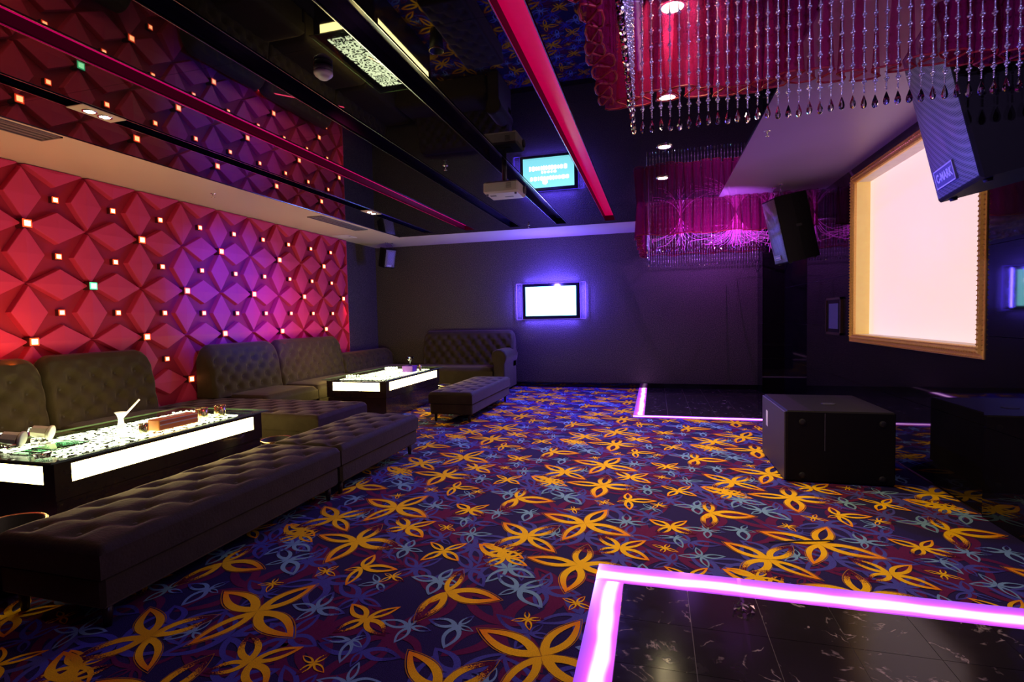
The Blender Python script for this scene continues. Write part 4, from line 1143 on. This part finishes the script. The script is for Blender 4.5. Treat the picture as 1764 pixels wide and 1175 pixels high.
obj('hatch_lid', MB().bbox(-6.27, -5.96, 9.2, 9.62, CEIL-0.010, CEIL-0.003, 0.003), M_white, ah)
obj('hatch_latch', MB().box(-6.02, -5.99, 9.40, 9.43, CEIL-0.013, CEIL-0.009), M_grey, ah)

# ================================================================== CHANDELIERS
def bead(mb, z, r, n=6, rings=3):
    prof = [(0.0, z+r)]+[(r*sin(pi*k/(rings+1)), z+r*cos(pi*k/(rings+1))) for k in range(1, rings+1)]+[(0.0, z-r)]
    mb.lathe(prof, (0, 0, 0), n)
def string_mb(L=0.700):
    mb = MB(); z = -0.004
    k = 0
    while z > -L:
        if k % 8 in (0, 1, 2):
            r = (0.0085, 0.0095, 0.0075)[k % 8]
            if k % 8 == 1:
                for a in (0.3, 2.4, 4.5):
                    b0 = MB(); bead(b0, 0, 0.0072, 6, 2); b0.xf(Matrix.Translation((0.006*cos(a), 0.006*sin(a), z))); mb.add(b0.v, b0.f, 0, True)
            else: bead(mb, z, r*0.8)
            z -= 0.0125
        else:
            bead(mb, z, 0.0048, 5, 2); z -= 0.0082
        k += 1
    mb.add([(0.001, 0, 0), (-0.001, 0, 0), (-0.001, 0, -L), (0.001, 0, -L)], [(0, 1, 2, 3)])
    return mb
def drop_mb():
    return MB().lathe([(0.0, 0.0), (0.0025, -0.006), (0.006, -0.016), (0.0115, -0.034), (0.0135, -0.046), (0.0115, -0.057), (0.006, -0.064), (0.0, -0.066)], n=8, smooth=False)
M_thread = M_bead
me_string = mesh('bead_string', string_mb(), M_bead)
me_drop = mesh('crystal_drop', drop_mb(), M_crystal)
def chandelier(label, x0, x1, y0, y1, sides, csides, hemz):
    t = thing('crystal_chandelier', label, 'chandelier', (x0, y0, CEIL))
    rr = random.Random(11)
    SP = 0.0465
    def put(x, y):
        o = bpy.data.objects.new('bead_string', me_string); C.objects.link(o); o.parent = t
        o.location = (x-x0, y-y0, -0.004); o.rotation_euler = (0, 0, rr.uniform(0, 6.28))
        dl = rr.uniform(-0.012, 0.006); o.scale = (1, 1, 1+dl)
        d = bpy.data.objects.new('crystal_drop', me_drop); C.objects.link(d); d.parent = o
        d.location = (0, 0, -0.705); d.rotation_euler = (0, 0, rr.uniform(0, 6.28))
    if 'far' in sides:
        n = int((x1-x0)/SP)
        for k in range(n+1): put(x0+k*SP, y1)
    if 'near' in sides:
        n = int((x1-x0)/SP)
        for k in range(n+1): put(x0+k*SP, y0)
    n = int((y1-y0)/SP)
    if 'left' in sides:
        for k in range(1, n): put(x0, y0+k*SP)
    if 'right' in sides:
        for k in range(1, n): put(x1, y0+k*SP)
    rail = MB()
    rail.box(x0-0.01, x1+0.01, y1-0.008, y1+0.008, CEIL-0.006, CEIL).box(x0-0.008, x0+0.008, y0, y1, CEIL-0.006, CEIL)
    if 'near' in sides: rail.box(x0-0.01, x1+0.01, y0-0.008, y0+0.008, CEIL-0.006, CEIL)
    obj('hanging_rail', rail, M_chrome, t)
    # organza panels with wavy folds
    off = 0.12
    def panel(p0, p1, nrm, seed):
        P0 = Vector((p0[0], p0[1], 0)); P1 = Vector((p1[0], p1[1], 0)); T = (P1-P0); L = T.length; T.normalize(); N = Vector((nrm[0], nrm[1], 0))
        q = random.Random(seed); ph = [q.uniform(0, 6.28) for _ in range(4)]
        lam = 0.135; nw = L/lam
        ns = int(nw*12); nz_ = 10
        def pos(u, v):
            s = L*u; a = 2*pi*s/lam+0.8*sin(2*pi*s/0.9+ph[0])
            amp = (0.030+0.018*v)*(1+0.3*sin(2*pi*s/0.7+ph[1]))
            fold = 0.045*(0.35+0.65*v)*sin(2*a)*(-1)
            p = P0+T*(s+fold)+N*(amp*sin(a)+0.02*v+0.012*sin(2*pi*s/0.5+ph[2]))
            z = CEIL-0.003-(CEIL-hemz)*v - v*(0.015*sin(2*pi*s/0.62+ph[3])+0.010*sin(a))
            return (p[0], p[1], z)
        c = obj('curtain_panel', MB().grid(pos, ns, nz_), M_sheer, t)
        obj('piped_hem', MB().tube([pos(k/ns, 1.0) for k in range(ns+1)], 0.0055, 5), M_hem, c)
    if 'far' in csides: panel((x0-off, y1+off), (x1+0.02, y1+off), (0, 1), 1)
    if 'left' in csides: panel((x0-off, y0), (x0-off, y1+off), (-1, 0), 2)
    if 'near' in csides: panel((x0-off, y0-off*0.7), (x1+0.02, y0-off*0.7), (0, -1), 3)
    if 'right' in csides: panel((x1+0.02, y0), (x1+0.02, y1+off), (1, 0), 4)
    return t
ch1 = chandelier('near chandelier of hanging crystal strings with crimson organza, over the near dance floor', -0.10, 2.22, 0.30, 2.88, ('far', 'left', 'right'), ('far', 'left'), 2.745)
ch2 = chandelier('far magenta-lit chandelier of crystal strings over the far dance floor', -0.10, 2.22, 8.37, 11.06, ('far', 'left', 'near'), ('near', 'left', 'far'), 2.77)
# glowing fibre strands inside the far chandelier
fb = MB(); q = random.Random(4)
apexes = [(1.36, 9.7, 3.27, 120), (0.45, 9.8, 3.27, 16), (2.0, 10.2, 3.27, 20)]
for (ax, ay, az, n) in apexes:
    for k in range(n):
        a = q.uniform(0, 2*pi); R_ = abs(q.gauss(0, 0.5)); R_ = min(R_, 1.1)
        ex = min(2.15, max(-0.03, ax+R_*cos(a))); ey = min(10.9, max(8.5, ay+R_*0.7*sin(a)))
        z1 = q.uniform(2.72, 2.92)
        pts = []
        for s in range(7):
            u = s/6; pts.append((ax+(ex-ax)*u**1.3, ay+(ey-ay)*u**1.3, az-(az-z1)*(1-(1-u)**2.2)+q.uniform(-0.006, 0.006)))
        if q.random() < 0.5: pts.append((ex+q.uniform(-.02, .02), ey, z1-q.uniform(0.02, 0.12)))
        fb.tube(pts, 0.0022, 3)
obj('fibre_strands', fb, M_fibre, ch2, kind='stuff', label='glowing magenta light fibres')

# ================================================================== THINGS ON THE TABLES
TZ = 0.629
def cup(name, label, x, y, r, h_, mt, tilt=None, group=None, cat='glass', mt_in=None):
    t = thing(name, label, cat, (x, y, TZ), group)
    M = Matrix.Translation((x, y, TZ))
    if tilt: M = M @ Matrix.Translation((0, 0, tilt[2])) @ Matrix.Rotation(tilt[1], 4, 'Z') @ Matrix.Rotation(tilt[0], 4, 'Y')
    obj('cup_wall', MB().lathe([(r*0.8, 0.0), (r*0.92, 0.004), (r, h_), (r*0.88, h_), (r*0.78, 0.012), (0.0, 0.010)], n=20).xf(M), mt, t)
    return t, M
# two tilted faceted tumblers on their stands
for k, (x, y, lab) in enumerate(((-4.61, 2.67, 'left tilted ivory dice cup standing on the near table corner'), (-4.64, 2.88, 'right tilted ivory dice cup leaning on the near table, behind the first'))):
    t = thing('dice_cup', lab, 'cup', (x, y, TZ), 'tilted ivory cups on the near table')
    M = Matrix.Translation((x, y, TZ+0.105)) @ Vector((0.80, 0.55, -0.20)).to_track_quat('Z', 'Y').to_matrix().to_4x4() @ Matrix.Scale(0.95, 4)
    obj('cup_body', MB().lathe([(0.046, -0.05), (0.050, 0.0), (0.052, 0.05), (0.046, 0.052), (0.0, 0.052)], n=8, smooth=False).xf(M), M_ivory, t)
    obj('cup_rim', MB().lathe([(0.058, 0.058), (0.061, 0.064), (0.061, 0.076), (0.055, 0.080), (0.0, 0.078)], n=20).xf(M), M_ivory, t)
    obj('cup_foot', MB().lathe([(0.036, -0.072), (0.040, -0.052), (0.0, -0.05)], n=8, smooth=False).xf(M), M_crystal, t)
    obj('glass_stand', MB().bbox(x-0.05, x+0.05, y-0.045, y+0.045, TZ+(0.032 if k == 0 else 0.0), TZ+0.062, 0.008), M_crystal, t)
# stacked glass plates
for k in range(3):
    labs = ['green-edged glass tray at the bottom of the stack by the dice cups', 'middle green-edged glass tray of the stack by the dice cups', 'topmost green-edged glass tray of the stack by the dice cups']
    t = thing('glass_tray', labs[k], 'tray', (-4.50+0.03*k, 2.72+0.05*k, TZ+0.010*k), 'stacked glass trays')
    tr = MB().bbox(-4.52+0.03*k, -4.30+0.03*k, 2.60+0.05*k, 2.86+0.05*k, TZ+0.0005+0.0105*k, TZ+0.0095+0.0105*k, 0.003)
    obj('tray_plate', tr, M_gglass, t)
tag(obj('crystal_ashtray', MB().lathe([(0.035, TZ), (0.045, TZ+0.002), (0.052, TZ+0.035), (0.044, TZ+0.036), (0.034, TZ+0.012), (0.0, TZ+0.010)], (-4.18, 2.60, 0), 10, smooth=False), M_crystal),
    'small crystal ashtray at the near corner of the near table', 'ashtray')
# hourglass vase with a white stick
t = thing('vase', 'bright waisted glass vase holding a white straw on the near table', 'vase', (-4.44, 3.36, TZ))
obj('vase_body', MB().lathe([(0.034, TZ), (0.040, TZ+0.01), (0.030, TZ+0.05), (0.020, TZ+0.095), (0.019, TZ+0.12), (0.028, TZ+0.155), (0.045, TZ+0.178), (0.041, TZ+0.178), (0.024, TZ+0.15), (0.015, TZ+0.12), (0.0, TZ+0.11)], (-4.44, 3.36, 0), 20), M_milk, t)
obj('straw', MB().tube([(-4.44, 3.36, TZ+0.115), (-4.425, 3.435, TZ+0.19), (-4.41, 3.51, TZ+0.265)], 0.0085, 8), M_milk, t)
# orange tissue box
t = thing('tissue_box', 'long orange tissue box on the near table', 'tissue box', (-4.20, 3.63, TZ))
obj('box_body', MB().bbox(-4.27, -4.14, 3.46, 3.86, TZ, TZ+0.095, 0.006), M_orange, t)
obj('pale_band', MB().box(-4.142, -4.137, 3.47, 3.85, TZ+0.045, TZ+0.055).box(-4.142, -4.137, 3.47, 3.85, TZ+0.082, TZ+0.090), M_ivory, t)
obj('box_slot', MB().box(-4.225, -4.185, 3.55, 3.77, TZ+0.094, TZ+0.097), M_ivory, t)
def metalcup(x, y, r, h_, lab, grp=None):
    t = thing('metal_cup', lab, 'cup', (x, y, TZ), grp)
    obj('cup_body', MB().lathe([(r*0.95, TZ), (r, TZ+0.004), (r, TZ+h_), (r*0.93, TZ+h_), (r*0.9, TZ+0.01), (0, TZ+0.008)], (x, y, 0), 24), M_goldcup, t)
    obj('cup_rim', MB().lathe([(r*1.02, TZ+h_-0.004), (r*1.03, TZ+h_), (r*1.0, TZ+h_+0.003), (r*0.93, TZ+h_)], (x, y, 0), 24, caps=False), M_brass, t)
metalcup(-4.22, 3.385, 0.036, 0.078, 'small gold cup beside the orange tissue box')
metalcup(-4.28, 4.03, 0.055, 0.10, 'larger gold cup at the far end of the near table', 'gold cups at the far end of the near table')
metalcup(-4.22, 4.19, 0.052, 0.10, 'rear dark-gold cup at the far end of the near table', 'gold cups at the far end of the near table')
# clusters of upturned shot glasses
def shots(pts, grp, lab, labs=None):
    for k, (x, y) in enumerate(pts):
        t = obj('shot_glass', MB().lathe([(0.022, TZ), (0.020, TZ+0.004), (0.016, TZ+0.048), (0.010, TZ+0.052), (0.0, TZ+0.052)], (x, y, 0), 10), M_glass)
        tag(t, lab, 'glass', grp)
shots([(-4.62+0.055*i+0.02*j, 4.02+0.06*j) for i in range(4) for j in range(3)], 'upturned shot glasses at the far end of the near table', 'upturned shot glass in the sparkling cluster at the far end of the near table')
shots([(-4.36+0.05*i, 3.47+0.055*j) for i in range(2) for j in range(2)], 'upturned shot glasses beside the vase', 'upturned shot glass between the vase and the tissue box')
shots([(-4.80+0.055*i, 8.55+0.06*j) for i in range(4) for j in range(3)], 'upturned shot glasses at the far end of the far table', 'upturned shot glass in the cluster at the far end of the far table')
shots([(-4.78+0.055*i, 7.28+0.06*j) for i in range(4) for j in range(2)], 'upturned shot glasses at the near end of the far table', 'upturned shot glass in the cluster at the near end of the far table')
t = thing('card_box', 'violet card box on the far table', 'box', (-4.17, 8.32, TZ))
obj('box_body', MB().bbox(-4.30, -4.10, 8.24, 8.42, TZ, TZ+0.105, 0.005), M_purplebox, t)
obj('box_lid', MB().bbox(-4.303, -4.097, 8.237, 8.423, TZ+0.085, TZ+0.108, 0.004), M_purplebox, t)
t = thing('cocktail_glass', 'cone-shaped cocktail glass standing on the violet box', 'glass', (-4.19, 8.33, TZ+0.108))
zb_ = TZ+0.108
obj('foot', MB().lathe([(0.035, zb_), (0.035, zb_+0.004), (0.005, zb_+0.008)], (-4.19, 8.33, 0), 18), M_glass, t)
obj('stem', MB().lathe([(0.005, zb_+0.006), (0.005, zb_+0.07)], (-4.19, 8.33, 0), 8), M_glass, t)
obj('bowl', MB().lathe([(0.006, zb_+0.068), (0.078, zb_+0.155), (0.074, zb_+0.155), (0.0, zb_+0.075)], (-4.19, 8.33, 0), 22), M_crystal, t)
metalcup(-4.06, 8.46, 0.022, 0.115, 'slim gold tumbler right of the violet box')

# ------------------------------------------------------------------ bins, litter
def bin_(label, x, y, r, h_, handle=False):
    t = thing('waste_bin', label, 'bin', (x, y, 0))
    obj('bin_body', MB().lathe([(r*0.72, 0), (r*0.75, 0.005), (r*0.97, h_), (r*0.93, h_), (r*0.72, 0.02), (0, 0.018)], (x, y, 0), 32), M_binin, t)
    obj('rim', MB().lathe([(r*0.96, h_-0.025), (r*1.0, h_-0.022), (r*1.02, h_), (r*0.98, h_+0.006), (r*0.94, h_)], (x, y, 0), 32, caps=False), M_brass, t)
bin_('round bin with brass rim between near table and nearest bench', -3.72, 2.10, 0.19, 0.385)
bin_('round brass-rimmed bin at the end of the near table', -3.70, 4.36, 0.15, 0.37)
bin_('small round bin in the gap between far table and blue-lit bench', -3.62, 8.55, 0.13, 0.37)
wp = MB(); q = random.Random(8)
for k in range(26):
    a = q.uniform(0, 6.28); r = q.uniform(0, 0.05); c = Vector((0.428+r*cos(a), 2.829+r*sin(a), 0.012+q.uniform(0.004, 0.035)))
    pts = [c+Vector((q.uniform(-.022, .022), q.uniform(-.022, .022), q.uniform(-.012, .012))) for _ in range(3)]
    for p in pts: p[2] = max(0.0105, p[2])
    wp.add([tuple(p) for p in pts], [(0, 1, 2)], k % 2)
tag(obj('crumpled_wrapper', wp, [M_foilg, M_foilp]), 'crumpled green and silver wrapper on the near black dance floor', 'wrapper')
tag(obj('drinking_straw', MB().tube([(0.728, 3.737, 0.009), (0.93, 3.80, 0.009), (1.133, 3.856, 0.009), (1.138, 3.835, 0.009)], 0.004, 6), M_rubber), 'thin dark drinking straw lying on the carpet near the violet strip', 'straw')
